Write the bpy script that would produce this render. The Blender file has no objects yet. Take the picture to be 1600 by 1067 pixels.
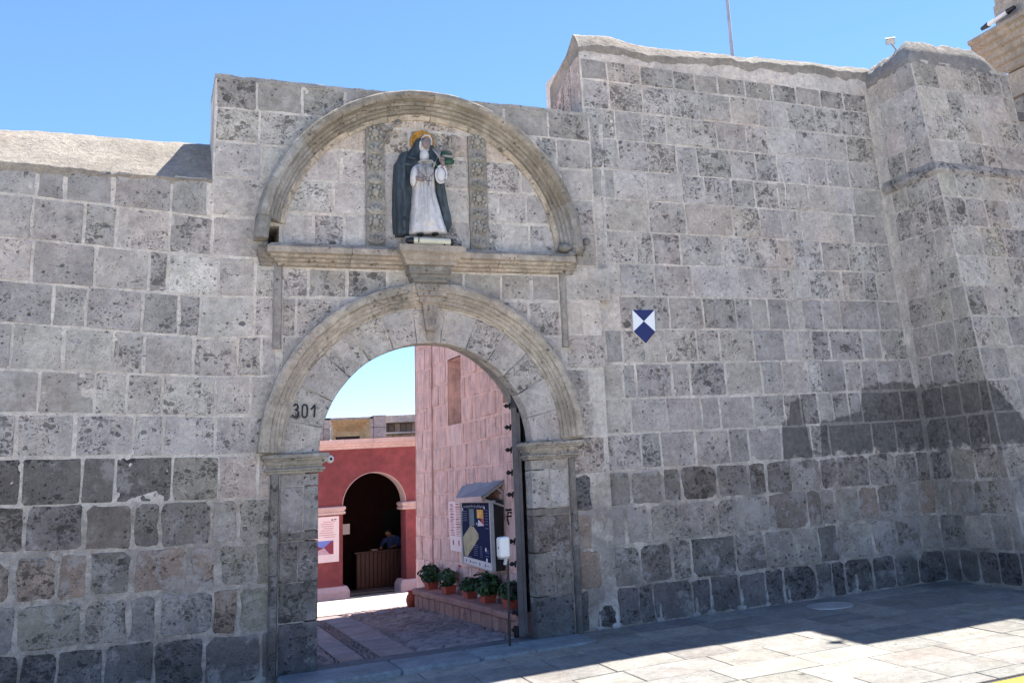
import bpy, bmesh, math, random
import numpy as np
from mathutils import Vector, Matrix, noise

random.seed(11)
sc = bpy.context.scene
COL = sc.collection
PI = math.pi

# ------------------------------------------------------------------ camera
cam_data = bpy.data.cameras.new("camera")
cam = bpy.data.objects.new("camera", cam_data)
COL.objects.link(cam)
CAM_POS = Vector((0.0, -9.238, 1.45))
RIGHT = Vector((0.8997138590708733, -0.43160621965310125, -0.06504646764087613))
UP = Vector((-0.04026367188376341, -0.2304580779329836, 0.9722488935668023))
FWD = Vector((0.4346191534231243, 0.8721267943780845, 0.22472437786224475))
cam.matrix_world = Matrix(((RIGHT.x, UP.x, -FWD.x, CAM_POS.x),
                           (RIGHT.y, UP.y, -FWD.y, CAM_POS.y),
                           (RIGHT.z, UP.z, -FWD.z, CAM_POS.z), (0, 0, 0, 1)))
cam_data.sensor_width = 36.0
cam_data.lens = 36.0 * 1539.0 / 1600.0
cam_data.shift_x = (800.0 - 989.7) / 1600.0
cam_data.shift_y = (381.5 - 533.5) / 1600.0
cam_data.clip_start = 0.05
cam_data.clip_end = 2000.0
sc.camera = cam

# ------------------------------------------------------------------ sky and sun
SUN_DIR = Vector((0.45, 0.245, 1.0)).normalized()          # towards the sun
elev = math.asin(SUN_DIR.z)
azim = math.atan2(SUN_DIR.x, SUN_DIR.y)
world = bpy.data.worlds.new("World")
sc.world = world
world.use_nodes = True
wn = world.node_tree
sky = wn.nodes.new('ShaderNodeTexSky')
sky.sky_type = 'NISHITA'
sky.sun_disc = False
sky.sun_elevation = elev
sky.sun_rotation = azim
sky.altitude = 2300
sky.air_density = 1.0
sky.dust_density = 0.0
sky.ozone_density = 9.0
wn.links.new(sky.outputs[0], wn.nodes['Background'].inputs[0])
wn.nodes['Background'].inputs[1].default_value = 0.077
sun_data = bpy.data.lights.new("sun", 'SUN')
sun_data.energy = 3.55
sun_data.angle = math.radians(0.55)
sun_data.color = (1.0, 0.95, 0.87)
sun = bpy.data.objects.new("sun", sun_data)
COL.objects.link(sun)
sun.rotation_euler = SUN_DIR.to_track_quat('Z', 'Y').to_euler()
sun.location = (20, 10, 40)

vs = sc.view_settings
vs.view_transform = 'Standard'
vs.look = 'None'
vs.gamma = 1.0
vs.use_curve_mapping = False
vs.exposure = 2.0


# ------------------------------------------------------------------ survey helpers
def ray(x, y):
    return RIGHT * ((x - 989.7) / 1539.0) - UP * ((y - 381.5) / 1539.0) + FWD


def on_front(x, y, Y=0.0, b=0.0):
    """point of the battered frontal plane Y + b*z seen at survey mark x, y"""
    d = ray(x, y)
    t = (Y + b * CAM_POS.z - CAM_POS.y) / (d.y - b * d.z)
    return CAM_POS + d * t


def on_side(x, y, X=0.0):
    d = ray(x, y)
    return CAM_POS + d * ((X - CAM_POS.x) / d.x)


def on_ground(x, y, z=0.0):
    d = ray(x, y)
    return CAM_POS + d * ((z - CAM_POS.z) / d.z)


def on_vert(x, y, P0, heading):
    h = math.radians(heading)
    n = Vector((math.cos(h), -math.sin(h), 0))
    d = ray(x, y)
    t = n.dot(Vector((P0[0], P0[1], 0)) - CAM_POS) / n.dot(d)
    return CAM_POS + d * t


def N(x, y, z=0.0, s=1.0):
    return noise.noise(Vector((x * s, y * s, z * s)))


# ------------------------------------------------------------------ object helpers
def props(o, label=None, cat=None, group=None, kind=None):
    if label: o["label"] = label
    if cat: o["category"] = cat
    if group: o["group"] = group
    if kind: o["kind"] = kind
    return o


def thing(name, label, cat, loc=(0, 0, 0), group=None, kind=None, rotz=0.0):
    o = bpy.data.objects.new(name, None)
    o.empty_display_size = 0.2
    COL.objects.link(o)
    o.location = loc
    o.rotation_euler = (0, 0, rotz)
    props(o, label, cat, group, kind)
    return o


def world_loc(p):
    return p.location.copy() if p.type == 'EMPTY' else Vector((0, 0, 0))


def mk(name, verts, faces, mat, parent=None, color=None, smooth=False, label=None, cat=None,
       group=None, kind=None, local=False):
    me = bpy.data.meshes.new(name)
    me.from_pydata([tuple(v) for v in verts], [], faces)
    if smooth:
        me.polygons.foreach_set("use_smooth", [True] * len(me.polygons))
    me.update()
    if mat is not None:
        me.materials.append(mat)
    o = bpy.data.objects.new(name, me)
    COL.objects.link(o)
    if parent is not None:
        o.parent = parent
        if not local:
            o.matrix_parent_inverse = Matrix.Translation(-world_loc(parent))
    if color is not None:
        o.color = (color[0], color[1], color[2], 1.0)
    props(o, label, cat, group, kind)
    return o


class MB:
    """collects vertices and faces"""
    def __init__(self):
        self.v = []
        self.f = []

    def add(self, verts, faces):
        n = len(self.v)
        self.v += [tuple(p) for p in verts]
        self.f += [tuple(i + n for i in f) for f in faces]

    def box(self, x0, x1, y0, y1, z0, z1, M=None):
        p = [(x0, y0, z0), (x1, y0, z0), (x1, y1, z0), (x0, y1, z0), (x0, y0, z1), (x1, y0, z1), (x1, y1, z1), (x0, y1, z1)]
        if M is not None:
            p = [M @ Vector(q) for q in p]
        self.add(p, [(0, 3, 2, 1), (4, 5, 6, 7), (0, 1, 5, 4), (1, 2, 6, 5), (2, 3, 7, 6), (3, 0, 4, 7)])

    def ell(self, c, r, nu=10, nv=7, M=None):
        vs_, fs = [], []
        for i in range(nv + 1):
            a = PI * i / nv
            for j in range(nu):
                b = 2 * PI * j / nu
                p = Vector((r[0] * math.sin(a) * math.cos(b), r[1] * math.sin(a) * math.sin(b), r[2] * math.cos(a)))
                if M is not None:
                    p = M @ p
                vs_.append(Vector(c) + p)
        for i in range(nv):
            for j in range(nu):
                k = (j + 1) % nu
                fs.append((i * nu + j, (i + 1) * nu + j, (i + 1) * nu + k, i * nu + k))
        self.add(vs_, fs)

    def tube(self, pts, rad, n=8, caps=True):
        if not isinstance(rad, (list, tuple)):
            rad = [rad] * len(pts)
        pts = [Vector(p) for p in pts]
        base = len(self.v)
        for i, p in enumerate(pts):
            t = (pts[min(i + 1, len(pts) - 1)] - pts[max(i - 1, 0)]).normalized()
            a = Vector((0, 0, 1)) if abs(t.z) < .9 else Vector((1, 0, 0))
            u = t.cross(a).normalized()
            w = t.cross(u)
            for j in range(n):
                an = 2 * PI * j / n
                self.v.append(tuple(p + (u * math.cos(an) + w * math.sin(an)) * rad[i]))
        for i in range(len(pts) - 1):
            for j in range(n):
                k = (j + 1) % n
                self.f.append((base + i * n + j, base + i * n + k, base + (i + 1) * n + k, base + (i + 1) * n + j))
        if caps:
            self.f.append(tuple(base + j for j in range(n))[::-1])
            self.f.append(tuple(base + (len(pts) - 1) * n + j for j in range(n)))

    def lathe(self, c, prof, n=20):
        base = len(self.v)
        for (r, z) in prof:
            for j in range(n):
                a = 2 * PI * j / n
                self.v.append((c[0] + r * math.cos(a), c[1] + r * math.sin(a), c[2] + z))
        for i in range(len(prof) - 1):
            for j in range(n):
                k = (j + 1) % n
                self.f.append((base + i * n + j, base + i * n + k, base + (i + 1) * n + k, base + (i + 1) * n + j))
        self.f.append(tuple(base + j for j in range(n))[::-1])
        self.f.append(tuple(base + (len(prof) - 1) * n + j for j in range(n)))

    def build(self, name, mat, parent=None, **k):
        return mk(name, self.v, self.f, mat, parent, **k)


def bevel(o, w=0.004, seg=2):
    m = o.modifiers.new("bevel", 'BEVEL')
    m.width = w
    m.segments = seg
    m.limit_method = 'ANGLE'
    return o


# ------------------------------------------------------------------ materials
def new_mat(name):
    m = bpy.data.materials.new(name)
    m.use_nodes = True
    nt = m.node_tree
    for n in list(nt.nodes):
        if n.type not in ('OUTPUT_MATERIAL', 'BSDF_PRINCIPLED'):
            nt.nodes.remove(n)
    return m, nt, nt.nodes['Principled BSDF']


class NG:
    """small helper for writing node trees"""
    def __init__(self, nt):
        self.nt = nt

    def n(self, t, **k):
        nd = self.nt.nodes.new(t)
        for a, b in k.items():
            setattr(nd, a, b)
        return nd

    def put(self, sock, val):
        if isinstance(val, (int, float, tuple)):
            sock.default_value = val
        else:
            self.nt.links.new(val, sock)

    def math(self, op, a, b=0.0, clamp=False):
        nd = self.n('ShaderNodeMath', operation=op, use_clamp=clamp)
        self.put(nd.inputs[0], a)
        self.put(nd.inputs[1], b)
        return nd.outputs[0]

    def rng(self, v, a, b, c=0.0, d=1.0, smooth=True):
        nd = self.n('ShaderNodeMapRange')
        if smooth: nd.interpolation_type = 'SMOOTHSTEP'
        self.put(nd.inputs['Value'], v)
        for s, x in zip(('From Min', 'From Max', 'To Min', 'To Max'), (a, b, c, d)):
            self.put(nd.inputs[s], x)
        return nd.outputs[0]

    def noise(self, vec, scale, detail=4.0, rough=0.55, dist=0.0):
        nd = self.n('ShaderNodeTexNoise')
        self.put(nd.inputs['Vector'], vec)
        nd.inputs['Scale'].default_value = scale
        nd.inputs['Detail'].default_value = detail
        nd.inputs['Roughness'].default_value = rough
        nd.inputs['Distortion'].default_value = dist
        return nd.outputs['Fac']

    def vor(self, vec, scale):
        nd = self.n('ShaderNodeTexVoronoi')
        self.put(nd.inputs['Vector'], vec)
        nd.inputs['Scale'].default_value = scale
        return nd.outputs['Distance'], nd.outputs['Color']

    def mix(self, f, a, b, mode='MIX'):
        nd = self.n('ShaderNodeMix', data_type='RGBA', blend_type=mode)
        self.put(nd.inputs[0], f)
        for s, x in ((nd.inputs[6], a), (nd.inputs[7], b)):
            if isinstance(x, tuple) and len(x) == 3:
                x = x + (1.0,)
            self.put(s, x)
        return nd.outputs[2]

    def bump(self, h, dist, strength=1.0):
        nd = self.n('ShaderNodeBump')
        nd.inputs['Distance'].default_value = dist
        nd.inputs['Strength'].default_value = strength
        self.put(nd.inputs['Height'], h)
        return nd.outputs[0]

    def sep(self, v):
        nd = self.n('ShaderNodeSeparateXYZ')
        self.put(nd.inputs[0], v)
        return nd.outputs

    def grey(self, v):
        nd = self.n('ShaderNodeCombineColor')
        for i in range(3): self.put(nd.inputs[i], v)
        return nd.outputs[0]

    def scalev(self, v, s):
        nd = self.n('ShaderNodeVectorMath', operation='MULTIPLY')
        self.put(nd.inputs[0], v)
        nd.inputs[1].default_value = s
        return nd.outputs[0]

    def addv(self, v, w):
        nd = self.n('ShaderNodeVectorMath', operation='ADD')
        self.put(nd.inputs[0], v)
        self.put(nd.inputs[1], w)
        return nd.outputs[0]


def stone_mat(name, pores=1.0, weather='wall', tint=None, tint_amt=0.0, rough=0.92, streak=0.0, bumpd=0.020, per_object=True):
    """porous volcanic ashlar; base colour comes from the object colour"""
    m, nt, bs = new_mat(name)
    g = NG(nt)
    geo = g.n('ShaderNodeNewGeometry')
    pos = geo.outputs['Position']
    oi = g.n('ShaderNodeObjectInfo')
    if per_object:
        off = g.math('MULTIPLY', oi.outputs['Random'], 37.0)
        cx = g.n('ShaderNodeCombineXYZ')
        for i in range(3): g.put(cx.inputs[i], off)
        vec = g.addv(pos, cx.outputs[0])
    else:
        vec = pos
    # warp a little so pores are not round
    wn_ = g.n('ShaderNodeTexNoise')
    g.put(wn_.inputs['Vector'], vec)
    wn_.inputs['Scale'].default_value = 22.0
    wn_.inputs['Detail'].default_value = 2.0
    wv = g.addv(vec, g.scalev(wn_.outputs['Color'], (0.03, 0.03, 0.03)))
    wv2 = g.scalev(wv, (1.0, 1.0, 1.25))
    base = oi.outputs['Color']
    n1 = g.noise(vec, 3.2, 5.0, 0.6)
    n2 = g.noise(vec, 19.0, 7.0, 0.68)
    n3 = g.noise(vec, 95.0, 4.0, 0.7)
    tone = g.math('MULTIPLY', g.rng(n1, 0.25, 0.75, 0.80, 1.20), g.rng(n2, 0.25, 0.75, 0.78, 1.2))
    tone = g.math('MULTIPLY', tone, g.rng(n3, 0.25, 0.75, 0.82, 1.16))
    col = g.mix(1.0, base, g.grey(tone), 'MULTIPLY')
    # large warm / cool drifts that run over the joints
    warm = g.rng(g.noise(pos, 0.9, 3.0, 0.6), 0.47, 0.68)
    col = g.mix(g.math('MULTIPLY', warm, 0.35), col, g.mix(1.0, col, (1.14, 0.98, 0.90), 'MULTIPLY'))
    # pores of three sizes
    rnd = oi.outputs['Random'] if per_object else g.noise(pos, 1.3, 2.0)
    dens = g.math('ADD', 0.45, g.math('MULTIPLY', g.math('POWER', rnd, 1.6), 1.0))
    patch = g.rng(g.noise(vec, 5.5, 3.0), 0.38, 0.60, 0.30, 1.35)

    def pore(scale, power, size, soft):
        d, c = g.vor(wv2, scale)
        r = g.math('POWER', g.sep(c)[0], power)
        thr = g.math('MULTIPLY', g.math('MULTIPLY', r, size), g.math('MULTIPLY', dens, patch))
        return g.rng(g.math('SUBTRACT', d, thr), -soft, soft * 0.6, 1.0, 0.0)
    p1 = pore(6.5, 16.0, 0.34 * pores, 0.04)
    p2 = pore(23.0, 4.2, 0.62 * pores, 0.07)
    p3 = pore(62.0, 2.0, 0.62 * pores, 0.12)
    rugged = g.rng(g.noise(vec, 11.0, 6.0, 0.75, 0.6), 0.56, 0.70)
    hole = g.math('MAXIMUM', p1, g.math('MAXIMUM', g.math('MULTIPLY', p2, 0.9), g.math('MULTIPLY', p3, 0.7)))
    hole = g.math('MAXIMUM', hole, g.math('MULTIPLY', rugged, g.math('MULTIPLY', 0.55 * min(pores, 1.0), g.rng(rnd, 0.45, 0.9, 0.05, 1.0))))
    hole = g.math('MULTIPLY', hole, g.rng(n3, 0.3, 0.7, 0.7, 1.0))
    col = g.mix(g.math('MULTIPLY', hole, 0.86, True), col, g.mix(1.0, col, (0.20, 0.195, 0.195), 'MULTIPLY'))
    # pale flecks
    d4, c4 = g.vor(wv2, 34.0)
    fl = g.math('MULTIPLY', g.rng(d4, 0.05, 0.2, 1.0, 0.0), g.rng(g.sep(c4)[1], 0.80, 0.9, 0.0, 1.0))
    col = g.mix(g.math('MULTIPLY', fl, 0.45), col, (0.52, 0.50, 0.47))
    xyz = g.sep(pos)
    z = xyz[2]
    if weather in ('wall', 'mortar', 'gate'):
        ns = g.noise(pos, 3.4, 9.0, 0.72)
        nl = g.noise(pos, 1.1, 3.0, 0.5)
        # lime bloom low on the wall
        band = g.math('MULTIPLY', g.rng(z, 0.25, 0.42), g.rng(z, 1.45, 0.95))
        bloom = g.math('MULTIPLY', g.rng(g.math('ADD', g.math('MULTIPLY', ns, 0.7), g.math('MULTIPLY', nl, 0.3)), 0.500, 0.56), band)
        col = g.mix(g.math('MULTIPLY', bloom, 0.72 if weather != 'gate' else 0.45), col, (0.50, 0.475, 0.45))
        # splash damp along the pavement
        zz = g.math('ADD', z, g.math('MULTIPLY', g.math('SUBTRACT', ns, 0.5), 0.9))
        damp = g.rng(zz, 0.62, 0.25)
        col = g.mix(g.math('MULTIPLY', damp, 0.85), col, g.mix(1.0, col, (0.80, 0.80, 0.83), 'MULTIPLY'))
        # grime in the lower metre and a half
        low = g.math('MULTIPLY', g.rng(zz, 1.75, 1.1), g.rng(ns, 0.40, 0.58, 0.1, 1.0))
        col = g.mix(g.math('MULTIPLY', low, 0.60), col, g.mix(1.0, col, (0.60, 0.57, 0.55), 'MULTIPLY'))
        # lichen run-off streaks
        sv = g.scalev(pos, (9.0, 9.0, 0.7))
        st = g.rng(g.noise(sv, 1.0, 4.0, 0.6), 0.52, 0.72)
        col = g.mix(g.math('MULTIPLY', st, 0.22), col, g.mix(1.0, col, (0.66, 0.65, 0.61), 'MULTIPLY'))
        sm = g.rng(g.noise(g.addv(pos, (7.0, 2.0, 4.0)), 4.2, 8.0, 0.7), 0.55, 0.63)
        col = g.mix(g.math('MULTIPLY', sm, 0.40), col, (0.44, 0.412, 0.395))
        if weather in ('wall', 'mortar'):
            # the old dark paint that covers graffiti near the buttress
            cr = g.n('ShaderNodeValToRGB')
            cr.color_ramp.interpolation = 'LINEAR'
            el = cr.color_ramp.elements
            hs = [(6.28, 1.40), (6.32, 1.88), (6.42, 1.90), (6.46, 2.12), (6.62, 2.14), (6.66, 1.62), (6.80, 1.50), (6.84, 1.86),
                  (7.2, 1.92), (7.42, 1.98), (7.50, 2.20), (7.75, 2.30), (8.25, 2.28), (8.75, 1.75)]
            while len(el) < len(hs): el.new(0.5)
            for e, (x, h) in zip(el, hs):
                e.position = (x - 6.0) / 3.2
                e.color = (h / 3, h / 3, h / 3, 1)
            g.put(cr.inputs[0], g.rng(xyz[0], 6.0, 9.2, 0.0, 1.0, smooth=False))
            top = g.math('MULTIPLY', cr.outputs[0], 3.0)
            nn = g.math('MULTIPLY', g.math('SUBTRACT', g.noise(pos, 6.0, 5.0, 0.6), 0.5), 0.22)
            up_ = g.rng(g.math('SUBTRACT', g.math('ADD', z, nn), top), 0.015, -0.02)
            dn = g.rng(g.math('ADD', z, g.math('MULTIPLY', nn, 3.0)), 1.43, 1.50)
            xr = g.rng(xyz[0], 6.25, 6.31)
            pm = g.math('MULTIPLY', g.math('MULTIPLY', up_, dn), xr)
            amt = g.math('MULTIPLY', pm, 0.80 if weather == 'wall' else 0.62)
            col = g.mix(amt, col, g.mix(1.0, (0.105, 0.099, 0.092), g.grey(g.rng(n2, 0.3, 0.7, 0.75, 1.25)), 'MULTIPLY'))
    if weather == 'mortar':
        mm = g.math('MULTIPLY', g.rng(z, 1.55, 1.35), g.rng(g.noise(pos, 2.6, 7.0, 0.7), 0.36, 0.60))
        col = g.mix(g.math('MULTIPLY', mm, 0.75), col, g.mix(1.0, col, (0.52, 0.50, 0.47), 'MULTIPLY'))
    if weather == 'pave':
        dt = g.rng(g.noise(pos, 1.7, 8.0, 0.72), 0.42, 0.66)
        col = g.mix(g.math('MULTIPLY', dt, 0.45), col, g.mix(1.0, col, (0.66, 0.65, 0.64), 'MULTIPLY'))
        dt = g.rng(g.noise(g.addv(pos, (4.0, 8.0, 0.0)), 5.5, 6.0, 0.7), 0.60, 0.68)
        col = g.mix(g.math('MULTIPLY', dt, 0.5), col, g.mix(1.0, col, (1.35, 1.33, 1.28), 'MULTIPLY'))
    if weather == 'mould':
        gr = g.rng(g.noise(pos, 4.0, 8.0, 0.72), 0.42, 0.62)
        col = g.mix(g.math('MULTIPLY', gr, 0.55), col, (0.17, 0.155, 0.125))
        gl = g.rng(g.noise(g.addv(pos, (3.0, 1.0, 9.0)), 7.0, 6.0, 0.7), 0.56, 0.66)
        col = g.mix(g.math('MULTIPLY', gl, 0.45), col, (0.46, 0.42, 0.37))
    if tint is not None:
        tn = g.rng(g.noise(pos, 6.0, 6.0, 0.65), 0.35, 0.70, 1.0, 0.55)
        col = g.mix(g.math('MULTIPLY', tn, tint_amt), col, tint)
    if streak > 0:
        sv = g.scalev(pos, (22.0, 22.0, 1.6))
        st = g.rng(g.noise(sv, 1.0, 6.0, 0.7), 0.40, 0.66)
        col = g.mix(g.math('MULTIPLY', st, streak), col, g.mix(1.0, col, (0.50, 0.42, 0.44), 'MULTIPLY'))
        sv = g.scalev(pos, (16.0, 16.0, 1.2))
        st = g.rng(g.noise(g.addv(sv, (5.0, 3.0, 1.0)), 1.0, 6.0, 0.7), 0.52, 0.70)
        col = g.mix(g.math('MULTIPLY', st, streak * 0.5), col, (0.80, 0.62, 0.62))
    g.put(bs.inputs['Base Color'], col)
    bs.inputs['Roughness'].default_value = rough
    bs.inputs['Specular IOR Level'].default_value = 0.25
    h = g.math('ADD', g.math('MULTIPLY', hole, -1.2), g.math('MULTIPLY', n2, 1.3))
    h = g.math('ADD', h, g.math('MULTIPLY', n3, 0.30))
    g.put(bs.inputs['Normal'], g.bump(h, bumpd))
    return m


def plain(name, color, rough=0.6, metal=0.0, var=0.12, scale=30.0, bumpd=0.0, spec=0.4):
    m, nt, bs = new_mat(name)
    g = NG(nt)
    tc = g.n('ShaderNodeTexCoord')
    n1 = g.noise(tc.outputs['Object'], scale, 5.0, 0.6)
    n2 = g.noise(tc.outputs['Object'], scale * 0.15, 3.0, 0.5)
    t = g.math('MULTIPLY', g.rng(n1, 0.25, 0.75, 1 - var, 1 + var), g.rng(n2, 0.25, 0.75, 1 - var, 1 + var))
    g.put(bs.inputs['Base Color'], g.mix(1.0, tuple(color) + (1.0,), g.grey(t), 'MULTIPLY'))
    bs.inputs['Metallic'].default_value = metal
    g.put(bs.inputs['Roughness'], g.rng(n1, 0.2, 0.8, max(rough - .08, .05), min(rough + .08, 1)))
    bs.inputs['Specular IOR Level'].default_value = spec
    if bumpd:
        g.put(bs.inputs['Normal'], g.bump(n1, bumpd))
    return m


M_STONE = stone_mat("ashlar_stone", 1.0, 'wall')
M_MORTAR = stone_mat("lime_mortar", 0.45, 'mortar', bumpd=0.018, per_object=False)
M_GATE = stone_mat("gateway_stone", 0.85, 'gate')
M_MOULD = stone_mat("moulded_stone", 0.55, 'mould', bumpd=0.014)
M_COPING = stone_mat("coping_render", 0.30, 'none', bumpd=0.03, per_object=False)
M_PINK = stone_mat("rose_washed_stone", 0.5, 'none', tint=(1.0, 0.64, 0.56, 1.0), tint_amt=0.93, streak=0.60)
M_PINKM = stone_mat("rose_washed_mortar", 0.3, 'none', tint=(0.97, 0.64, 0.55, 1.0), tint_amt=0.92, streak=0.30, per_object=False)
M_PLANTER = stone_mat("planter_stone", 0.5, 'none', tint=(0.50, 0.22, 0.18, 1.0), tint_amt=0.45, streak=0.3)
M_WARM = stone_mat("warm_stone", 0.5, 'none')
M_PAVE = stone_mat("paving_stone", 0.35, 'pave', rough=0.75, bumpd=0.004)
M_CLAY = plain("terracotta", (0.33, 0.060, 0.038), 0.8, var=0.2, bumpd=0.003)
M_RED = plain("red_limewash", (0.25, 0.060, 0.062), 0.9, var=0.22, scale=7.0, bumpd=0.006)
M_CREAM = plain("pale_pink_trim", (0.62, 0.42, 0.38), 0.85, var=0.10, scale=14.0, bumpd=0.004)
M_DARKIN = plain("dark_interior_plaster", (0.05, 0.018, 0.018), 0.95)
M_WOOD_DARK = plain("dark_varnished_wood", (0.055, 0.016, 0.014), 0.45, var=0.25, scale=20)
M_DOOR = plain("weathered_door_timber", (0.105, 0.095, 0.10), 0.75, var=0.2, scale=25, bumpd=0.003)
M_IRON = plain("wrought_iron", (0.02, 0.017, 0.016), 0.6, metal=0.6)
M_BLACK = plain("black_plastic", (0.012, 0.012, 0.013), 0.45)
M_WHITE = plain("white_plastic", (0.72, 0.72, 0.70), 0.35, var=0.03)
M_CREAMPL = plain("cream_lamp_casing", (0.60, 0.56, 0.42), 0.4, var=0.05)
M_GREYMET = plain("galvanised_metal", (0.42, 0.42, 0.43), 0.5, metal=0.3)
M_SLATE = plain("weathered_zinc", (0.20, 0.19, 0.21), 0.6)
M_BLUE = plain("sign_blue", (0.012, 0.016, 0.10), 0.35, var=0.03)
M_SIGNW = plain("sign_white", (0.78, 0.80, 0.80), 0.35, var=0.03)
M_PAPER = plain("paper_pinkish", (0.85, 0.66, 0.65), 0.8, var=0.03)
M_PAPERW = plain("paper_white", (0.66, 0.60, 0.60), 0.8, var=0.03)
M_INK = plain("printed_ink", (0.10, 0.06, 0.08), 0.8)
M_INKR = plain("printed_red", (0.45, 0.06, 0.07), 0.8)
M_NAVY = plain("poster_navy", (0.006, 0.013, 0.060), 0.8, var=0.3, scale=5, spec=0.08)
M_LAV = plain("poster_lettering", (0.42, 0.42, 0.55), 0.5)
M_TAN = plain("poster_plan_tan", (0.30, 0.28, 0.17), 0.5, var=0.3, scale=20)
M_TEAL = plain("poster_teal", (0.05, 0.14, 0.17), 0.5, var=0.4, scale=14)
M_AMBER = plain("poster_amber", (0.60, 0.30, 0.04), 0.5, var=0.5, scale=14)
M_PHOTO_SKY = plain("print_sky_blue", (0.16, 0.20, 0.55), 0.6)
M_PHOTO_RED = plain("print_wine_red", (0.25, 0.03, 0.06), 0.6)
M_PHOTO_PINK = plain("print_pale_path", (0.55, 0.34, 0.40), 0.6)
M_LEAF = plain("geranium_leaf", (0.016, 0.048, 0.014), 0.55, var=0.45, scale=60)
M_LEAF2 = plain("geranium_leaf_light", (0.035, 0.085, 0.022), 0.55, var=0.35, scale=60)
M_FLOWER = plain("red_flower", (0.55, 0.012, 0.02), 0.6)
M_FLOWW = plain("pale_flower", (0.62, 0.52, 0.52), 0.6)
M_YELLOW = plain("yellow_kerb_paint", (0.74, 0.46, 0.03), 0.55, var=0.12)
M_ROAD = plain("pale_bounce_street", (0.56, 0.51, 0.43), 0.9, var=0.2, scale=60, bumpd=0.004)  # out-of-view street surface, made pale to bounce warm light onto the walls
M_NUMBER = plain("number_paint", (0.022, 0.022, 0.024), 0.8)
# statue paints
M_MANTLE = plain("slate_blue_mantle_paint", (0.035, 0.050, 0.062), 0.6, var=0.35, scale=18, bumpd=0.004)
M_HABIT = plain("white_habit_paint", (0.50, 0.49, 0.49), 0.75, var=0.16, scale=22, bumpd=0.004)
M_FLESH = plain("faded_flesh_paint", (0.24, 0.185, 0.175), 0.75, var=0.15, scale=40)
M_GOLD = plain("ochre_halo_paint", (0.42, 0.21, 0.035), 0.6, var=0.35, scale=30, bumpd=0.004)
M_GREEN = plain("green_drapery_paint", (0.03, 0.085, 0.055), 0.6, var=0.3, scale=30)
M_GREYP = plain("grey_relief_paint", (0.26, 0.25, 0.245), 0.8, var=0.2, scale=30)
M_SKIN = plain("skin", (0.34, 0.18, 0.12), 0.6)
M_SHIRT = plain("blue_shirt", (0.045, 0.075, 0.22), 0.8)
M_TROUSER = plain("dark_trousers", (0.02, 0.02, 0.03), 0.8)
M_HAIR = plain("black_hair", (0.01, 0.009, 0.009), 0.6)


def jit(c, a=0.08, h=0.015):
    k = (1 + random.uniform(-a, a)) * 1.15
    return tuple(max(0.005, c[i] * k * (1.0, 0.985, 0.95)[i] * (1 + random.uniform(-h, h))) for i in range(3))


GREY = (0.405, 0.376, 0.345)
LIGHT = (0.50, 0.47, 0.45)
MIDG = (0.31, 0.284, 0.258)
DARKG = (0.205, 0.187, 0.170)
DARKER = (0.085, 0.083, 0.084)
BROWN = (0.27, 0.215, 0.178)
PINKG = (0.41, 0.345, 0.315)
OLIVE = (0.255, 0.24, 0.20)
WHITE = (0.50, 0.475, 0.445)
MORT = (0.575, 0.525, 0.465)


# ------------------------------------------------------------------ masonry
def front_surf(b=0.0, y0=0.0):
    return lambda u, v, o: (u, y0 + b * v - o, v)


def quad_outline(u0, u1, zb0, zb1, zt0, zt1, gap, rough, corner=0.18):
    """irregular 12 point outline, counter clockwise"""
    w = u1 - u0
    hh = ((zt0 + zt1) - (zb0 + zb1)) / 2
    cr = corner * min(w, hh) * 0.5
    crs = [cr * random.uniform(0.25, 1.3) for _ in range(4)]
    if random.random() < 0.12 and corner > .1: crs[random.randrange(4)] *= 2.2
    g2 = gap / 2
    j0, j1 = random.uniform(-.5, .5) * g2, random.uniform(-.5, .5) * g2
    zb0 += j0; zb1 += j0 + random.uniform(-.25, .25) * g2
    zt0 += j1; zt1 += j1 + random.uniform(-.25, .25) * g2
    u0 += random.uniform(-.3, .3) * g2
    u1 += random.uniform(-.3, .3) * g2
    pts = []
    def P(a, c):  # a along u 0..1, c along z 0..1
        zb = zb0 + (zb1 - zb0) * a
        zt = zt0 + (zt1 - zt0) * a
        return [u0 + w * a, zb + (zt - zb) * c]
    ga, gc = g2 / w, g2 / hh
    lo, hi = ga, 1 - ga
    lc, hc = gc, 1 - gc
    c0, c1, c2, c3 = [(q / w, q / hh) for q in crs]
    rr = random.uniform
    base = [(lo + c0[0], lc), (rr(.35, .65), lc), (hi - c1[0], lc), (hi, lc + c1[1]), (hi, rr(.35, .65)), (hi, hc - c2[1]),
            (hi - c2[0], hc), (rr(.35, .65), hc), (lo + c3[0], hc), (lo, hc - c3[1]), (lo, rr(.35, .65)), (lo, lc + c0[1])]
    for a, c in base:
        p = P(a, c)
        pts.append([p[0] + random.uniform(-rough, rough), p[1] + random.uniform(-rough, rough)])
    if rough > 0.008:      # ragged arris
        out = []
        for i, p in enumerate(pts):
            q = pts[(i + 1) % len(pts)]
            out.append(p)
            if math.hypot(q[0] - p[0], q[1] - p[1]) > 0.05:
                out.append([(p[0] + q[0]) / 2 + random.uniform(-rough, rough) * .8, (p[1] + q[1]) / 2 + random.uniform(-rough, rough) * .8])
        pts = out
    return pts


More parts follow.
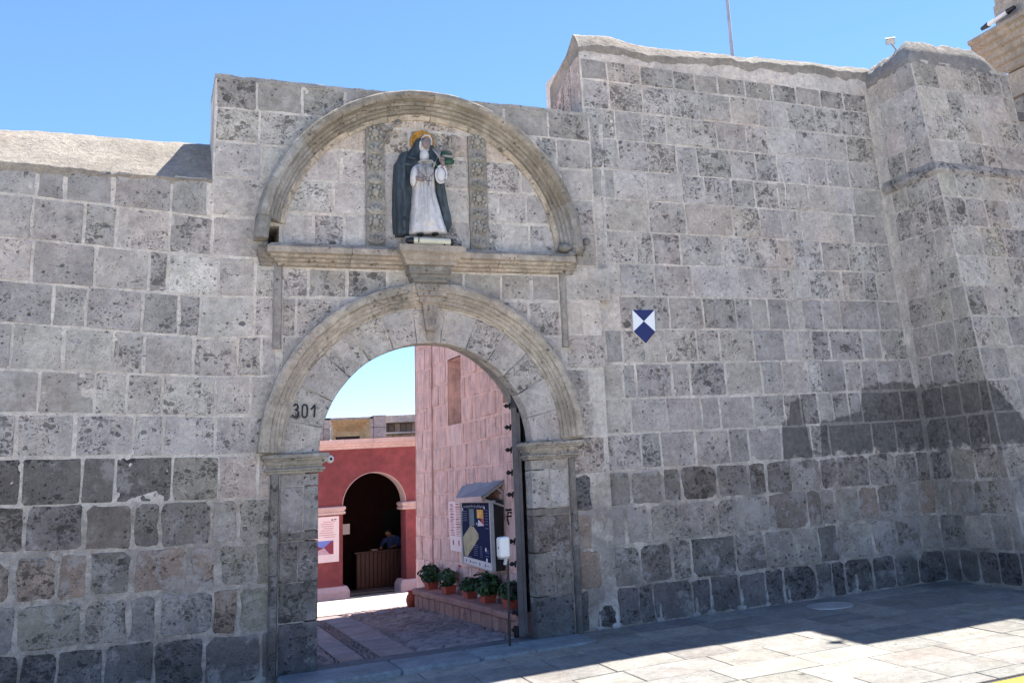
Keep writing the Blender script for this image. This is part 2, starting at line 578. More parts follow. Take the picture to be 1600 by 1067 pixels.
def stone(parent, surf, pts, proud, color, mat=None, depth=0.0, bev=0.008, name='stone_block', dome=0.003):
    n = len(pts)
    cu = sum(p[0] for p in pts) / n
    cv = sum(p[1] for p in pts) / n
    V, F = [], []
    if depth:
        for p in pts: V.append(surf(p[0], p[1], -depth))
    for p in pts:
        V.append(surf(p[0], p[1], -0.012 if not depth else proud - bev))
    for p in pts:
        du, dv = cu - p[0], cv - p[1]
        L = math.hypot(du, dv) or 1
        k = min(bev / L, 0.4)
        V.append(surf(p[0] + du * k, p[1] + dv * k, proud + random.uniform(-0.0015, 0.0015)))
    V.append(surf(cu, cv, proud + dome))
    rings = 3 if depth else 2
    for r in range(rings - 1):
        for i in range(n):
            j = (i + 1) % n
            F.append((r * n + i, r * n + j, (r + 1) * n + j, (r + 1) * n + i))
    c = rings * n
    for i in range(n):
        F.append(((rings - 1) * n + i, (rings - 1) * n + (i + 1) % n, c))
    return mk(name, V, F, mat or M_STONE, parent, color=color)


def bed(name, parent, surf, u0, u1, v0, v1, step, hfun, thick, mat, color, hole=None, top=None):
    """mortar bed: a rough front sheet with closed sides and back; top(u) bends the upper edge"""
    nu = max(2, int(round((u1 - u0) / step)))
    nv = max(2, int(round((v1 - v0) / step)))
    V = []
    for j in range(nv + 1):
        for i in range(nu + 1):
            u = u0 + (u1 - u0) * i / nu
            vt = top(u) if top else v1
            v = v0 + (vt - v0) * j / nv
            V.append(surf(u, v, hfun(u, v)))
    W = nu + 1
    if hole is None:
        F = [(j * W + i, j * W + i + 1, (j + 1) * W + i + 1, (j + 1) * W + i) for j in range(nv) for i in range(nu)]
        per = [i for i in range(W)] + [j * W + nu for j in range(1, nv + 1)] + [nv * W + i for i in range(nu - 1, -1, -1)] + \
              [j * W for j in range(nv - 1, 0, -1)]
        base = len(V)
        for k in per:
            j, i = divmod(k, W)
            u = u0 + (u1 - u0) * i / nu
            vt = top(u) if top else v1
            V.append(surf(u, v0 + (vt - v0) * j / nv, -thick))
        m = len(per)
        for a in range(m):
            b = (a + 1) % m
            F.append((per[b], per[a], base + a, base + b))
        F.append(tuple(base + a for a in range(m))[::-1])
    else:
        F = []
        NV = len(V)
        for j in range(nv + 1):
            for i in range(nu + 1):
                u = u0 + (u1 - u0) * i / nu
                v = v0 + (v1 - v0) * j / nv
                V.append(surf(u, v, -thick))
        keep = [[not hole(u0 + (u1 - u0) * (i + .5) / nu, v0 + (v1 - v0) * (j + .5) / nv) for i in range(nu)] for j in range(nv)]
        def K(j, i): return 0 <= j < nv and 0 <= i < nu and keep[j][i]
        for j in range(nv):
            for i in range(nu):
                if not keep[j][i]: continue
                a, b, c, d = j * W + i, j * W + i + 1, (j + 1) * W + i + 1, (j + 1) * W + i
                F.append((a, b, c, d))
                F.append((a + NV, d + NV, c + NV, b + NV))
                if not K(j - 1, i): F.append((b, a, a + NV, b + NV))
                if not K(j + 1, i): F.append((d, c, c + NV, d + NV))
                if not K(j, i - 1): F.append((a, d, d + NV, a + NV))
                if not K(j, i + 1): F.append((c, b, b + NV, c + NV))
    return mk(name, V, F, mat, parent, color=color, smooth=False)


def mortar_h(seed, low=True):
    def f(u, v):
        return 0.0040 * N(u, v, seed, 7.0) + 0.0035 * N(u, v, seed + 5, 24.0) + 0.0005
    return f


def zl(row, u):  # row height line through two marks
    (ua, za), (ub, zb) = row
    return za + (zb - za) * (u - ua) / (ub - ua)


def lay_course(parent, surf, lo, hi, joints, colfun, gapfun, proudfun, mat=None, tilt=0.0, clip=None, rough=0.006):
    for a, b in zip(joints[:-1], joints[1:]):
        if b - a < 0.06: continue
        um = (a + b) / 2
        vm = (zl(lo, um) + zl(hi, um)) / 2
        gap = gapfun(um, vm)
        pts = quad_outline(a, b, zl(lo, a), zl(lo, b), zl(hi, a), zl(hi, b), gap, rough * (1.7 if vm < 1.45 else 1.0),
                           0.22 if vm < 1.45 else 0.08)
        if tilt:
            pts = [[p[0] + tilt * (p[1] - vm), p[1]] for p in pts]
        if clip:
            pts = clip(pts)
            if pts is None: continue
        stone(parent, surf, pts, proudfun(um, vm), colfun(um, vm), mat)


def px_joints(xs, y, Y=0.0, b=0.0):
    return [on_front(x, y, Y, b).x for x in xs]


# ------------------------------------------------------------------ left boundary wall
S0 = front_surf()
wall_l = thing('stone_wall', 'lower porous ashlar wall left of the gateway, topped by a sunlit sloping plaster coping', 'wall', (-1.5, 0, 0))
LROW = [((-1.0, 0.02), (0.4, -0.02)), ((-1.0, 0.42), (0.4, 0.38)), ((-1.0, 0.78), (0.4, 0.745)), ((-1.0, 1.15), (0.4, 1.09)), ((-1.0, 1.51), (0.4, 1.45)),
        ((-1.0, 1.87), (0.4, 1.82)), ((-1.0, 2.22), (0.4, 2.15)), ((-1.0, 2.57), (0.4, 2.49)), ((-1.0, 2.94), (0.4, 2.82)),
        ((-1.0, 3.28), (0.4, 3.19)), ((-1.0, 3.64), (0.4, 3.545)), ((-1.0, 4.01), (0.4, 3.90)), ((-1.0, 4.285), (0.4, 4.27))]
LJ = [([30, 88, 162, 240, 318], 1040), ([23, 130, 201, 246, 332], 970), ([20, 89, 137, 206, 295, 339], 900), ([38, 130, 208, 250, 330], 825),
      ([33, 127, 179, 269, 341], 752), ([24, 116, 209, 255, 336], 682), ([60, 148, 198, 253, 337], 615), ([18, 99, 177, 225, 303, 372], 545),
      ([82, 136, 222, 280, 313], 475), ([50, 148, 233, 262, 342], 412), ([50, 133, 182, 266, 333], 350), ([58, 102, 178, 270, 325], 285)]


def l_col(u, v):
    h = N(u * 7.1, v * 9.3, 3.0)
    r = random.random()
    if v < 0.4: return jit((0.165, 0.158, 0.155), 0.15)
    if v < 0.76: return jit(random.choice([MIDG, OLIVE, (0.22, 0.205, 0.2)]), 0.15)
    if v < 1.12: return jit(random.choice([BROWN, BROWN, (0.22, 0.18, 0.16), DARKG]), 0.12)
    if v < 1.47: return jit(random.choice([DARKG, (0.18, 0.155, 0.14), (0.20, 0.18, 0.165)]), 0.1)
    if v < 1.84: return jit((0.150, 0.140, 0.130) if u < 0.13 else (0.28, 0.262, 0.222), 0.08)
    if 3.2 < v < 3.6 and 0.1 < u < 0.45: return jit(WHITE, 0.03)
    if v > 3.95: return jit((0.30, 0.283, 0.272), 0.08)
    if v < 2.2: return jit((0.41, 0.38, 0.36), 0.06)
    return jit(random.choice([GREY, GREY, (0.35, 0.328, 0.312), (0.32, 0.30, 0.285)]), 0.06)


def gap_low(u, v):
    if v < 0.4: return random.uniform(0.012, 0.025)
    if v < 0.76: return random.uniform(0.02, 0.04)
    if v < 1.12: return random.uniform(0.025, 0.055)
    if v < 1.47: return random.uniform(0.018, 0.038)
    if v < 1.84: return random.uniform(0.010, 0.018)
    return random.uniform(0.008, 0.022)


def proud_std(u, v):
    return random.uniform(0.002, 0.007) if v > 1.5 else random.uniform(0.004, 0.009)


bed('mortar_bed', wall_l, S0, -3.2, 0.42, -0.35, 4.26, 0.025, mortar_h(1.7), 0.9, M_MORTAR, MORT)
for k, (xs, y) in enumerate(LJ):
    js = sorted(px_joints(xs, y))
    left = [js[0]]
    while left[0] > -3.1:
        left.insert(0, left[0] - random.uniform(0.3, 0.55))
    left[0] = max(left[0], -3.18)
    lay_course(wall_l, S0, LROW[k], LROW[k + 1], left + js[1:], l_col, gap_low, proud_std)

# coping of the left wall: a plastered slope that climbs away from the street
def coping_sheet(name, parent, us, section, mat, color, seed, amp=0.02, endcaps=True, label=None):
    V, F = [], []
    nsec = None
    for i, u in enumerate(us):
        s = section(u)
        if nsec is None: nsec = len(s)
        for j, (y, z) in enumerate(s):
            a = amp if 0 < j < len(s) - 1 else amp * 0.2
            dz = a * (N(u, y, seed, 2.2) + 0.45 * N(u, y, seed, 7.0) + 0.25 * N(u, y, seed, 19.0))
            dy = a * 0.5 * N(u, z, seed + 9, 6.0)
            dz += a * 0.08 * N(u, y, seed + 3, 40.0)
            V.append((u, y + dy, z + dz))
    for i in range(len(us) - 1):
        for j in range(nsec):
            k = (j + 1) % nsec
            F.append((i * nsec + j, i * nsec + k, (i + 1) * nsec + k, (i + 1) * nsec + j))
    F.append(tuple(range(nsec)))
    F.append(tuple((len(us) - 1) * nsec + j for j in range(nsec))[::-1])
    return mk(name, V, F, mat, parent, color=color, smooth=True, label=label)


def dens(sec, per=0.05):
    out = []
    fixed = 5
    for (a, b) in zip(sec[:-1], sec[1:]):
        n = fixed
        for i in range(n):
            out.append((a[0] + (b[0] - a[0]) * i / n, a[1] + (b[1] - a[1]) * i / n))
    out.append(sec[-1])
    return out


def lcop(u):
    e = 4.275 + 0.02 * N(u, 0, 4, 3.0) - (0.035 if u > -0.45 else 0.0)
    return dens([(0.06, 3.95), (-0.004, 4.22), (-0.02, e), (0.05, e + 0.07), (0.28, 4.50), (0.50, 4.70), (0.66, 4.80), (0.80, 4.83), (0.92, 4.78), (0.95, 4.0)])


coping_sheet('coping', wall_l, [-3.2 + 0.04525 * i for i in range(81)], lcop, M_COPING, (0.32, 0.285, 0.24), 2.0, 0.022)

# ------------------------------------------------------------------ gateway
gate = thing('stone_gateway', 'carved stone gateway block with round arch, semicircular pediment and flat parapet, numbered 301', 'gateway', (2.35, 0, 0))
AX, AZ = 2.36, 1.77      # centre of the door arch
HX, HZ = 2.36, 3.67      # centre of the pediment


def gate_hole(u, v):
    if 0.895 < u < 1.0 and 3.68 < v < 3.85: return True
    if v < 1.80: return 1.25 < u < 3.48
    return math.hypot(u - AX, v - AZ) < 1.13


bed('mortar_bed', gate, S0, 0.42, 4.17, -0.3, 5.25, 0.025, mortar_h(7.7), 0.72, M_MORTAR, MORT, hole=gate_hole)


def g_col(u, v):
    if v < 0.4: return jit((0.17, 0.162, 0.158), 0.12)
    if v < 1.12: return jit(random.choice([MIDG, OLIVE, BROWN]), 0.12)
    if v < 1.46: return jit(random.choice([(0.115, 0.112, 0.115), MIDG]), 0.1)
    if v < 1.9: return jit(PINKG, 0.08)
    if v > 4.95: return jit((0.30, 0.283, 0.262), 0.1)
    return jit(random.choice([GREY, GREY, (0.42, 0.393, 0.372), (0.34, 0.318, 0.30)]), 0.07)


def clip_out(cx, cz, r):
    def f(pts):
        out = []
        n = 0
        for p in pts:
            d = math.hypot(p[0] - cx, p[1] - cz)
            if d < r:
                n += 1
                out.append([cx + (p[0] - cx) * r / d, cz + (p[1] - cz) * r / d])
            else:
                out.append(p)
        return None if n > len(pts) * .6 else out
    return f


def clip_in(cx, cz, r):
    def f(pts):
        out = []
        n = 0
        for p in pts:
            d = math.hypot(p[0] - cx, p[1] - cz)
            if d > r:
                n += 1
                out.append([cx + (p[0] - cx) * r / d, cz + (p[1] - cz) * r / d])
            else:
                out.append(p)
        return None if n > len(pts) * .66 else out
    return f


def flat(z): return ((0.0, z), (1.0, z))


GZ = [0.0, 0.375, 0.74, 1.10, 1.455, 1.82, 2.16, 2.50, 2.85, 3.20, 3.56, 3.92, 4.28, 4.62, 4.95, 5.25]
# courses on the left flank
GL = [[406], [372], [400], [373], [403], [], [391], [409], [398], [400], [380], [], [380], [400], [390]]
YL = [1040, 955, 885, 815, 750, 680, 615, 545, 475, 412, 350, 290, 240, 200, 150]
LX = [318, 332, 339, 330, 341, 336, 337, 303, 313, 342, 333, 334, 334, 334, 334]
for k in range(15):
    if k < 10:
        lo, hi = ((0.4, zl(LROW[k], 0.4)), (0.9, GZ[k] - 0.015)), ((0.4, zl(LROW[k + 1], 0.4)), (0.9, GZ[k + 1] - 0.015))
    else:
        lo, hi = flat(GZ[k]), flat(GZ[k + 1])
    if k >= 12: lo, hi = flat(GZ[k]), flat(GZ[k + 1] if k < 14 else 5.25)
    if k == 10: lo = ((0.4, zl(LROW[10], 0.4)), (0.9, GZ[10] - 0.015))
    x0 = on_front(LX[k], YL[k]).x
    if k == 7: x0 = on_front(372, 545).x
    js = [x0 if k < 10 else 0.43] + [on_front(x, YL[k]).x for x in GL[k] if on_front(x, YL[k]).x > x0 + 0.1]
    end = 0.985 if k < 10 else 1.6
    if k >= 10:
        js = [0.43]
        lim = HX - math.sqrt(max(0.02, 1.42 ** 2 - (max(GZ[k], HZ) - HZ) ** 2)) + 0.12
        while js[-1] < lim: js.append(js[-1] + random.uniform(0.34, 0.52))
        lay_course(gate, S0, lo, hi, js, g_col, gap_low, proud_std, M_GATE, clip=clip_out(HX, HZ, 1.46))
    else:
        js.append(end)
        lay_course(gate, S0, lo, hi, js, g_col, gap_low, proud_std, M_GATE)
# courses on the right flank
RX0 = [920, 941, 925, 924, 945, 926, 921, 945, 911, 967, 968, 940, 938, 937, 936]
RY0 = [945, 880, 810, 758, 700, 645, 592, 540, 490, 440, 388, 338, 290, 243, 200]
for k in range(15):
    x1 = min(on_front(RX0[k], RY0[k]).x, 4.30)
    if k < 10:
        lay_course(gate, S0, flat(GZ[k]), flat(GZ[k + 1]), [3.77, x1], g_col, gap_low, proud_std, M_GATE)
    else:
        js = [4.165]
        lim = HX + math.sqrt(max(0.02, 1.42 ** 2 - (max(GZ[k], HZ) - HZ) ** 2)) - 0.12
        while js[0] > lim: js.insert(0, js[0] - random.uniform(0.34, 0.52))
        lay_course(gate, S0, flat(GZ[k]), flat(GZ[k + 1]), js, g_col, gap_low, proud_std, M_GATE, clip=clip_out(HX, HZ, 1.46))
# tympanum
TZ = [3.67, 3.985, 4.31, 4.63, 4.90, 5.10]
TJL = [[1.01, 1.30, 1.58, 1.80], [0.98, 1.48, 1.80], [1.05, 1.55, 1.80], [1.35, 1.80], [1.5, 2.0]]
TJR = [[2.96, 3.14, 3.42, 3.75], [2.96, 3.10, 3.40, 3.75], [2.96, 3.35, 3.70], [2.96, 3.3, 3.5], [2.7, 3.1]]
TJM = [[1.94, 2.36, 2.80], [1.94, 2.20, 2.80], [1.94, 2.5, 2.80], [1.94, 2.2, 2.62, 2.80], [2.0, 2.34, 2.7]]
for k in range(5):
    for grp in (TJL[k], TJR[k], TJM[k]):
        lay_course(gate, S0, flat(TZ[k]), flat(TZ[k + 1]), grp,
                   lambda u, v: jit((0.425, 0.398, 0.38) if v < 4.6 else (0.48, 0.415, 0.36), 0.06),
                   lambda u, v: random.uniform(0.012, 0.022), lambda u, v: random.uniform(0.002, 0.005), M_GATE,
                   clip=clip_in(HX, HZ, 1.38))
# frieze above the door arch
for (z0, z1, js) in [(3.19, 3.46, [1.03, 1.25, 1.60, 1.97, 2.30]), (3.19, 3.46, [2.42, 2.72, 3.10, 3.42, 3.72]),
                     (2.83, 3.19, [1.03, 1.15, 1.52, 1.8]), (2.83, 3.19, [2.95, 3.38, 3.72]),
                     (2.47, 2.83, [1.03, 1.40]), (2.47, 2.83, [3.35, 3.72]), (2.10, 2.47, [3.55, 3.74])]:
    lay_course(gate, S0, flat(z0), flat(z1), js, lambda u, v: jit(random.choice([GREY, (0.32, 0.30, 0.28), (0.45, 0.42, 0.40)]), 0.05),
               lambda u, v: random.uniform(0.014, 0.026), lambda u, v: random.uniform(0.002, 0.006), M_GATE, clip=clip_out(AX, AZ, 1.50))

# voussoirs of the arch
cuts = [180, 166, 152, 137, 123.5, 109.5, 96.5, 83.5, 69, 55, 42.5, 29.5, 15, 0]
for a0, a1 in zip(cuts[:-1], cuts[1:]):
    if (a0, a1) == (96.5, 83.5):
        pass
    a0_, a1_ = a0 - 0.12, a1 + 0.12
    pts = []
    for i in range(5):
        a = math.radians(a0_ + (a1_ - a0_) * i / 4)
        pts.append([AX + 1.0 * math.cos(a), AZ + 1.0 * math.sin(a) + random.uniform(-.003, .003)])
    for i in range(5):
        a = math.radians(a1_ + (a0_ - a1_) * i / 4)
        pts.append([AX + 1.325 * math.cos(a), AZ + 1.325 * math.sin(a)])
    stone(gate, S0, pts, random.uniform(0.006, 0.014), jit((0.385, 0.358, 0.335), 0.07), M_GATE, depth=0.175, bev=0.007, name='voussoir', dome=0.0)


def sweep_arc(name, parent, cx, cz, prof, a0, a1, mat, color, seed, n=10, wob=0.009):
    V, F = [], []
    m = len(prof)
    for i in range(n + 1):
        a = math.radians(a0 + (a1 - a0) * i / n)
        ca, sa = math.cos(a), math.sin(a)
        for j, (r, o) in enumerate(prof):
            w = wob * N(a * 8, j * .6, seed, 1.3)
            w2 = wob * N(a * 8, j * .6, seed + 4, 1.7)
            V.append((cx + (r + w) * ca, -(o + (w2 if o > 0 else 0)), cz + (r + w) * sa))
    for i in range(n):
        for j in range(m):
            k = (j + 1) % m
            F.append((i * m + j, i * m + k, (i + 1) * m + k, (i + 1) * m + j))
    F.append(tuple(range(m))[::-1])
    F.append(tuple(n * m + j for j in range(m)))
    return mk(name, V, F, mat, parent, color=color)


arch_prof = [(1.325, -.02), (1.325, .018), (1.352, .026), (1.358, .045), (1.395, .050), (1.402, .066), (1.43, .070), (1.437, .086),
             (1.475, .092), (1.487, .118), (1.55, .130), (1.585, .118), (1.59, .09), (1.59, -.02)]
acut = [180, 163, 147, 131, 114, 97, 83, 66, 49, 33, 16, 0.5]
for a0, a1 in zip(acut[:-1], acut[1:]):
    s = random.uniform(-0.004, 0.004)
    sweep_arc('arch_moulding', gate, AX, AZ + 0.045, [(1.295 + (r - 1.325) * 0.83 + s, o + (s if o > 0 else 0)) for r, o in arch_prof], a0 - 0.03, a1 + 0.03, M_MOULD,
              jit((0.35, 0.315, 0.275), 0.08), a0)
hood_prof = [(1.355, -.02), (1.355, .03), (1.385, .038), (1.392, .066), (1.42, .072), (1.428, .10), (1.455, .106), (1.463, .136),
             (1.49, .142), (1.50, .170), (1.515, .20), (1.555, .222), (1.60, .215), (1.622, .18), (1.63, .12), (1.63, -.02)]
hcut = [179.0, 171.5, 158, 141, 124, 106, 88, 71, 53, 36, 20, 2.0]
for a0, a1 in zip(hcut[:-1], hcut[1:]):
    s = random.uniform(-0.005, 0.005)
    pr = [(r + s, o + (s if o > 0 else 0)) for r, o in hood_prof]
    pr = [(1.355 + (r - 1.355) * 0.84, o) for r, o in pr]
    if a0 == 179.0:      # the lowest piece on the left has lost its inner mouldings
        pr = [(1.47, -.02), (1.47, .165), (1.50, .20), (1.53, .215), (1.56, .205), (1.58, .17), (1.585, -.02)]
    c = (0.25, 0.222, 0.185) if 30 < a0 < 150 else (0.27, 0.26, 0.25)
    sweep_arc('hood_moulding', gate, HX, HZ, pr, a0 - 0.03, a1 + 0.03, M_MOULD, jit(c, 0.1), a0 + 50)
for a0, a1 in zip(hcut[1:-1], hcut[2:]):
    sweep_arc('hood_inner_moulding', gate, HX, HZ, [(1.33, -.015), (1.33, .02), (1.352, .034), (1.374, .040), (1.374, -.015)], a0 - .15, a1 + .15,
              M_MOULD, jit((0.42, 0.36, 0.29), 0.1), a0 + 80)


def ring_levels(name, parent, levels, yb, mat, color, seed, nx=10, ny=2, wob=0.004):
    """stack of rectangles (z, x0, x1, projection) around a block standing on the wall, back at yb"""
    V, F = [], []
    per = 0
    for li, (z, x0, x1, yo) in enumerate(levels):
        pts = []
        for j in range(ny):
            pts.append((x0, yb + (-yo - yb) * j / ny))
        for i in range(nx):
            pts.append((x0 + (x1 - x0) * i / nx, -yo))
        for j in range(ny + 1):
            pts.append((x1, -yo + (yb + yo) * j / ny))
        per = len(pts)
        for (x, y) in pts:
            w = wob * N(x * 5, li * 0.7, seed, 1.6)
            w2 = wob * N(x * 5, li * 0.7 + 7, seed, 2.3)
            V.append((x, y - w if y < yb - 1e-4 else y, z + w2))
    for l in range(len(levels) - 1):
        for j in range(per - 1):
            F.append((l * per + j, l * per + j + 1, (l + 1) * per + j + 1, (l + 1) * per + j)[::-1])
        F.append((l * per + per - 1, l * per, (l + 1) * per, (l + 1) * per + per - 1)[::-1])
    F.append(tuple(range(per)))
    F.append(tuple((len(levels) - 1) * per + j for j in range(per))[::-1])
    return mk(name, V, F, mat, parent, color=color)


def expand(x0, x1, lv):
    return [(z, x0 - ox, x1 + ox, oy) for z, ox, oy in lv]


# cornice in five stones
corn = [(3.665, 0.13), (3.625, 0.175), (3.572, 0.172), (3.562, 0.135), (3.540, 0.128), (3.530, 0.095), (3.508, 0.088), (3.500, 0.055), (3.478, 0.05), (3.470, 0.012)]
cx = [1.03, 1.62, 2.12, 2.58, 3.05, 3.70]
for i in range(5):
    xa, xb = cx[i], cx[i + 1]
    lv = [(z, xa - (o * 0.85 if i == 0 else -0.002), xb + (o * 0.85 if i == 4 else -0.002), o) for z, o in corn]
    ring_levels('cornice_block', gate, lv, 0.0, M_MOULD, jit((0.37, 0.32, 0.27), 0.08), i * 3.1, nx=14)
for (xa, xb) in ((0.86, 0.93), (3.80, 3.86)):
    ring_levels('cornice_return', gate, [(z, xa - o * .3, xb + o * .3, o * .55) for z, o in corn], 0.0, M_MOULD, (0.25, 0.22, 0.19), xa, nx=2)
# console in the middle of the cornice and the keystone below
ring_levels('console_block', gate, [(3.672, 2.10, 2.60, 0.20), (3.66, 2.03, 2.67, 0.29), (3.60, 2.035, 2.665, 0.285), (3.575, 2.06, 2.64, 0.25),
                                 (3.54, 2.085, 2.615, 0.23), (3.52, 2.10, 2.60, 0.205), (3.49, 2.12, 2.58, 0.20), (3.485, 2.14, 2.56, 0.17)],
            0.0, M_MOULD, (0.36, 0.31, 0.26), 11, nx=8)
ring_levels('console_block', gate, [(3.482, 2.145, 2.555, 0.175), (3.41, 2.15, 2.55, 0.165), (3.405, 2.165, 2.535, 0.145), (3.365, 2.175, 2.525, 0.14),
                                 (3.36, 2.185, 2.515, 0.155), (3.335, 2.19, 2.51, 0.15), (3.32, 2.20, 2.50, 0.12)],
            0.0, M_MOULD, (0.24, 0.225, 0.20), 12, nx=8)
ring_levels('keystone', gate, [(3.320, 2.23, 2.51, 0.10), (3.31, 2.21, 2.53, 0.145), (3.255, 2.215, 2.525, 0.145), (3.245, 2.23, 2.51, 0.13),
                               (3.205, 2.235, 2.505, 0.13), (3.195, 2.255, 2.485, 0.105), (3.15, 2.26, 2.48, 0.10), (3.13, 2.295, 2.445, 0.07),
                               (3.00, 2.31, 2.43, 0.06), (2.93, 2.32, 2.42, 0.08), (2.885, 2.325, 2.415, 0.08), (2.87, 2.335, 2.405, 0.04), (2.785, 2.34, 2.40, 0.02)],
            0.0, M_MOULD, (0.32, 0.285, 0.245), 13, nx=6)
for dx in (-0.022, 0.022):
    b_ = MB()
    b_.tube([(2.37 + dx * 1.1, -0.072, 3.12), (2.37 + dx * .9, -0.064, 3.0), (2.37 + dx * .8, -0.083, 2.92)], [0.010, 0.009, 0.011], 6)
    b_.build('keystone_rib', M_MOULD, gate, color=(0.30, 0.27, 0.23))

# imposts
imp = [(1.802, 0.05), (1.792, 0.078), (1.762, 0.080), (1.755, 0.060), (1.742, 0.062), (1.735, 0.045), (1.705, 0.036), (1.695, 0.024),
       (1.678, 0.024), (1.672, 0.050), (1.655, 0.050), (1.648, 0.030), (1.632, 0.030), (1.626, 0.006)]
for (xa, xb, s) in ((0.955, 1.36, 0), (3.335, 3.80, 1)):
    ring_levels('impost', gate, [(z, xa - o, xb + o, o) for z, o in imp], 0.17, M_MOULD, (0.29, 0.262, 0.22) if s == 0 else (0.37, 0.33, 0.28), 21 + s, nx=8)

# pier blocks
for (xa, xb, js) in ((1.035, 1.36, [[], [], [1.19], [], [1.23], []]), (3.335, 3.715, [[], [3.55], [], [], [3.52], []])):
    zz = [-0.02, 0.40, 0.72, 1.06, 1.14, 1.52, 1.624] if xa < 2 else [-0.02, 0.36, 0.76, 1.10, 1.17, 1.53, 1.624]
    cc = [(0.125, 0.125, 0.13), (0.17, 0.16, 0.15), (0.20, 0.18, 0.165), (0.19, 0.165, 0.15), (0.28, 0.262, 0.25), (0.30, 0.275, 0.26)]
    if xa > 2: cc = [(0.15, 0.15, 0.155), (0.21, 0.20, 0.185), (0.185, 0.155, 0.14), (0.19, 0.16, 0.145), (0.40, 0.38, 0.355), (0.33, 0.30, 0.28)]
    for k in range(6):
        c = cc[k]
        xs = [xa] + js[k] + [xb]
        for u0, u1 in zip(xs[:-1], xs[1:]):
            pts = quad_outline(u0, u1, zz[k], zz[k], zz[k + 1], zz[k + 1], 0.006, 0.002, 0.05)
            stone(gate, S0, pts, random.uniform(0.004, 0.012), jit(c, 0.05), M_GATE, depth=0.172, bev=0.006, dome=0.0)
# narrow pilaster strips framing piers and frieze
def strip(x0, x1, z0, z1, proud, color):
    m = MB()
    n = max(2, int((z1 - z0) / 0.08))
    sec = [(x0, 0.01), (x0, -proud * .6), (x0 + .012, -proud), (x1 - .012, -proud), (x1, -proud * .6), (x1, 0.01)]
    V, F = [], []
    for i in range(n + 1):
        z = z0 + (z1 - z0) * i / n
        for j, (x, y) in enumerate(sec):
            V.append((x + 0.003 * N(z, j, x0, 6.0), y + 0.003 * N(z, j + 5, x0, 6.0), z))
    for i in range(n):
        for j in range(5):
            F.append((i * 6 + j, i * 6 + j + 1, (i + 1) * 6 + j + 1, (i + 1) * 6 + j))
    F.append(tuple(range(6))[::-1])
    F.append(tuple(n * 6 + j for j in range(6)))
    mk('pilaster_strip', V, F, M_GATE, gate, color=color)


for x0, x1 in ((0.955, 1.028), (3.725, 3.79)):
    strip(x0, x1, 0.80, 1.63, 0.045, jit((0.20, 0.185, 0.17), .06))
    strip(x0, x1, -0.02, 0.796, 0.048, jit((0.155, 0.15, 0.145), .06))
    strip(x0, x1, 2.72, 3.47, 0.035, jit((0.27, 0.25, 0.23), .06))

# carved vegetal strips beside the statue
def petal(m, x, z, ang, L, w, h, y=-0.03):
    """leaf relief: base at x,z, pointing at ang"""
    ca, sa = math.cos(ang), math.sin(ang)
    rows = 6
    V, F = [], []
    for i in range(rows + 1):
        t = i / rows
        ww = w * max(0.0, math.sin(PI * min(1, t * 0.92 + 0.06))) ** 0.8
        cxp, czp = x + ca * L * t, z + sa * L * t
        for s, hh in ((-1, 0.0), (-.5, .8), (0, .55), (.5, .8), (1, 0.0)):
            V.append((cxp - sa * ww * s, y - h * hh * math.sin(PI * min(1, .15 + t * .8)), czp + ca * ww * s))
    for i in range(rows):
        for j in range(4):
            F.append((i * 5 + j, i * 5 + j + 1, (i + 1) * 5 + j + 1, (i + 1) * 5 + j))
    m.add(V, F)


for (xa, xb) in ((1.775, 1.955), (2.795, 2.985)):
    m = MB()
    m.box(xa, xb, -0.026, 0.01, 3.675, 4.88)
    m.build('carved_panel', M_MOULD, gate, color=(0.27, 0.258, 0.235))
    xm = (xa + xb) / 2
    z = 3.70
    k = 0
    while z < 4.84:
        m = MB()
        s = random.uniform(.92, 1.08)
        if k % 2 == 0:
            for a in (28, 58, 90, 122, 152):
                petal(m, xm, z + 0.01, math.radians(a), 0.105 * s, 0.019, 0.035)
            m.ell((xm, -0.035, z + 0.02), (0.022, 0.022, 0.022), 8, 5)
        else:
            m.ell((xm, -0.03, z + 0.075), (0.040 * s, 0.032, 0.048), 10, 6)
            for a in range(8):
                t = a * PI / 4 + .2
                m.ell((xm + 0.055 * math.cos(t), -0.03, z + 0.075 + 0.06 * math.sin(t)), (0.019, 0.024, 0.023), 7, 5)
            m.ell((xm - .07, -0.026, z + 0.01), (0.016, 0.022, 0.03), 7, 5)
            m.ell((xm + .07, -0.026, z + 0.01), (0.016, 0.022, 0.03), 7, 5)
        m.build('carved_leaf', M_MOULD, gate, color=jit((0.31, 0.295, 0.265), 0.05), smooth=True)
        z += 0.15
        k += 1
# trailing carved stem reaching from the left strip to the moulding
m = MB()
m.tube([(1.90, -.03, 4.66), (1.97, -.05, 4.78), (2.02, -.05, 4.88), (2.09, -.04, 4.98)], [.014, .016, .014, .010], 7)
petal(m, 2.0, 4.86, math.radians(150), 0.12, 0.03, 0.03)
petal(m, 2.05, 4.93, math.radians(20), 0.09, 0.02, 0.02)
m.build('carved_stem', M_MOULD, gate, color=(0.30, 0.28, 0.25), smooth=True)
# worn scroll at the right foot of the pediment
m = MB()
m.ell((3.90, -.10, 3.72), (0.085, 0.11, 0.07), 12, 8)
m.ell((4.00, -.12, 3.80), (0.045, 0.05, 0.04), 10, 7)
m.ell((3.76, -.10, 3.73), (0.07, 0.09, 0.05), 10, 7)
m.ell((3.82, -.13, 3.66), (0.05, 0.05, 0.04), 10, 7)
m.build('worn_scroll', M_MOULD, gate, color=(0.25, 0.24, 0.225), smooth=True)

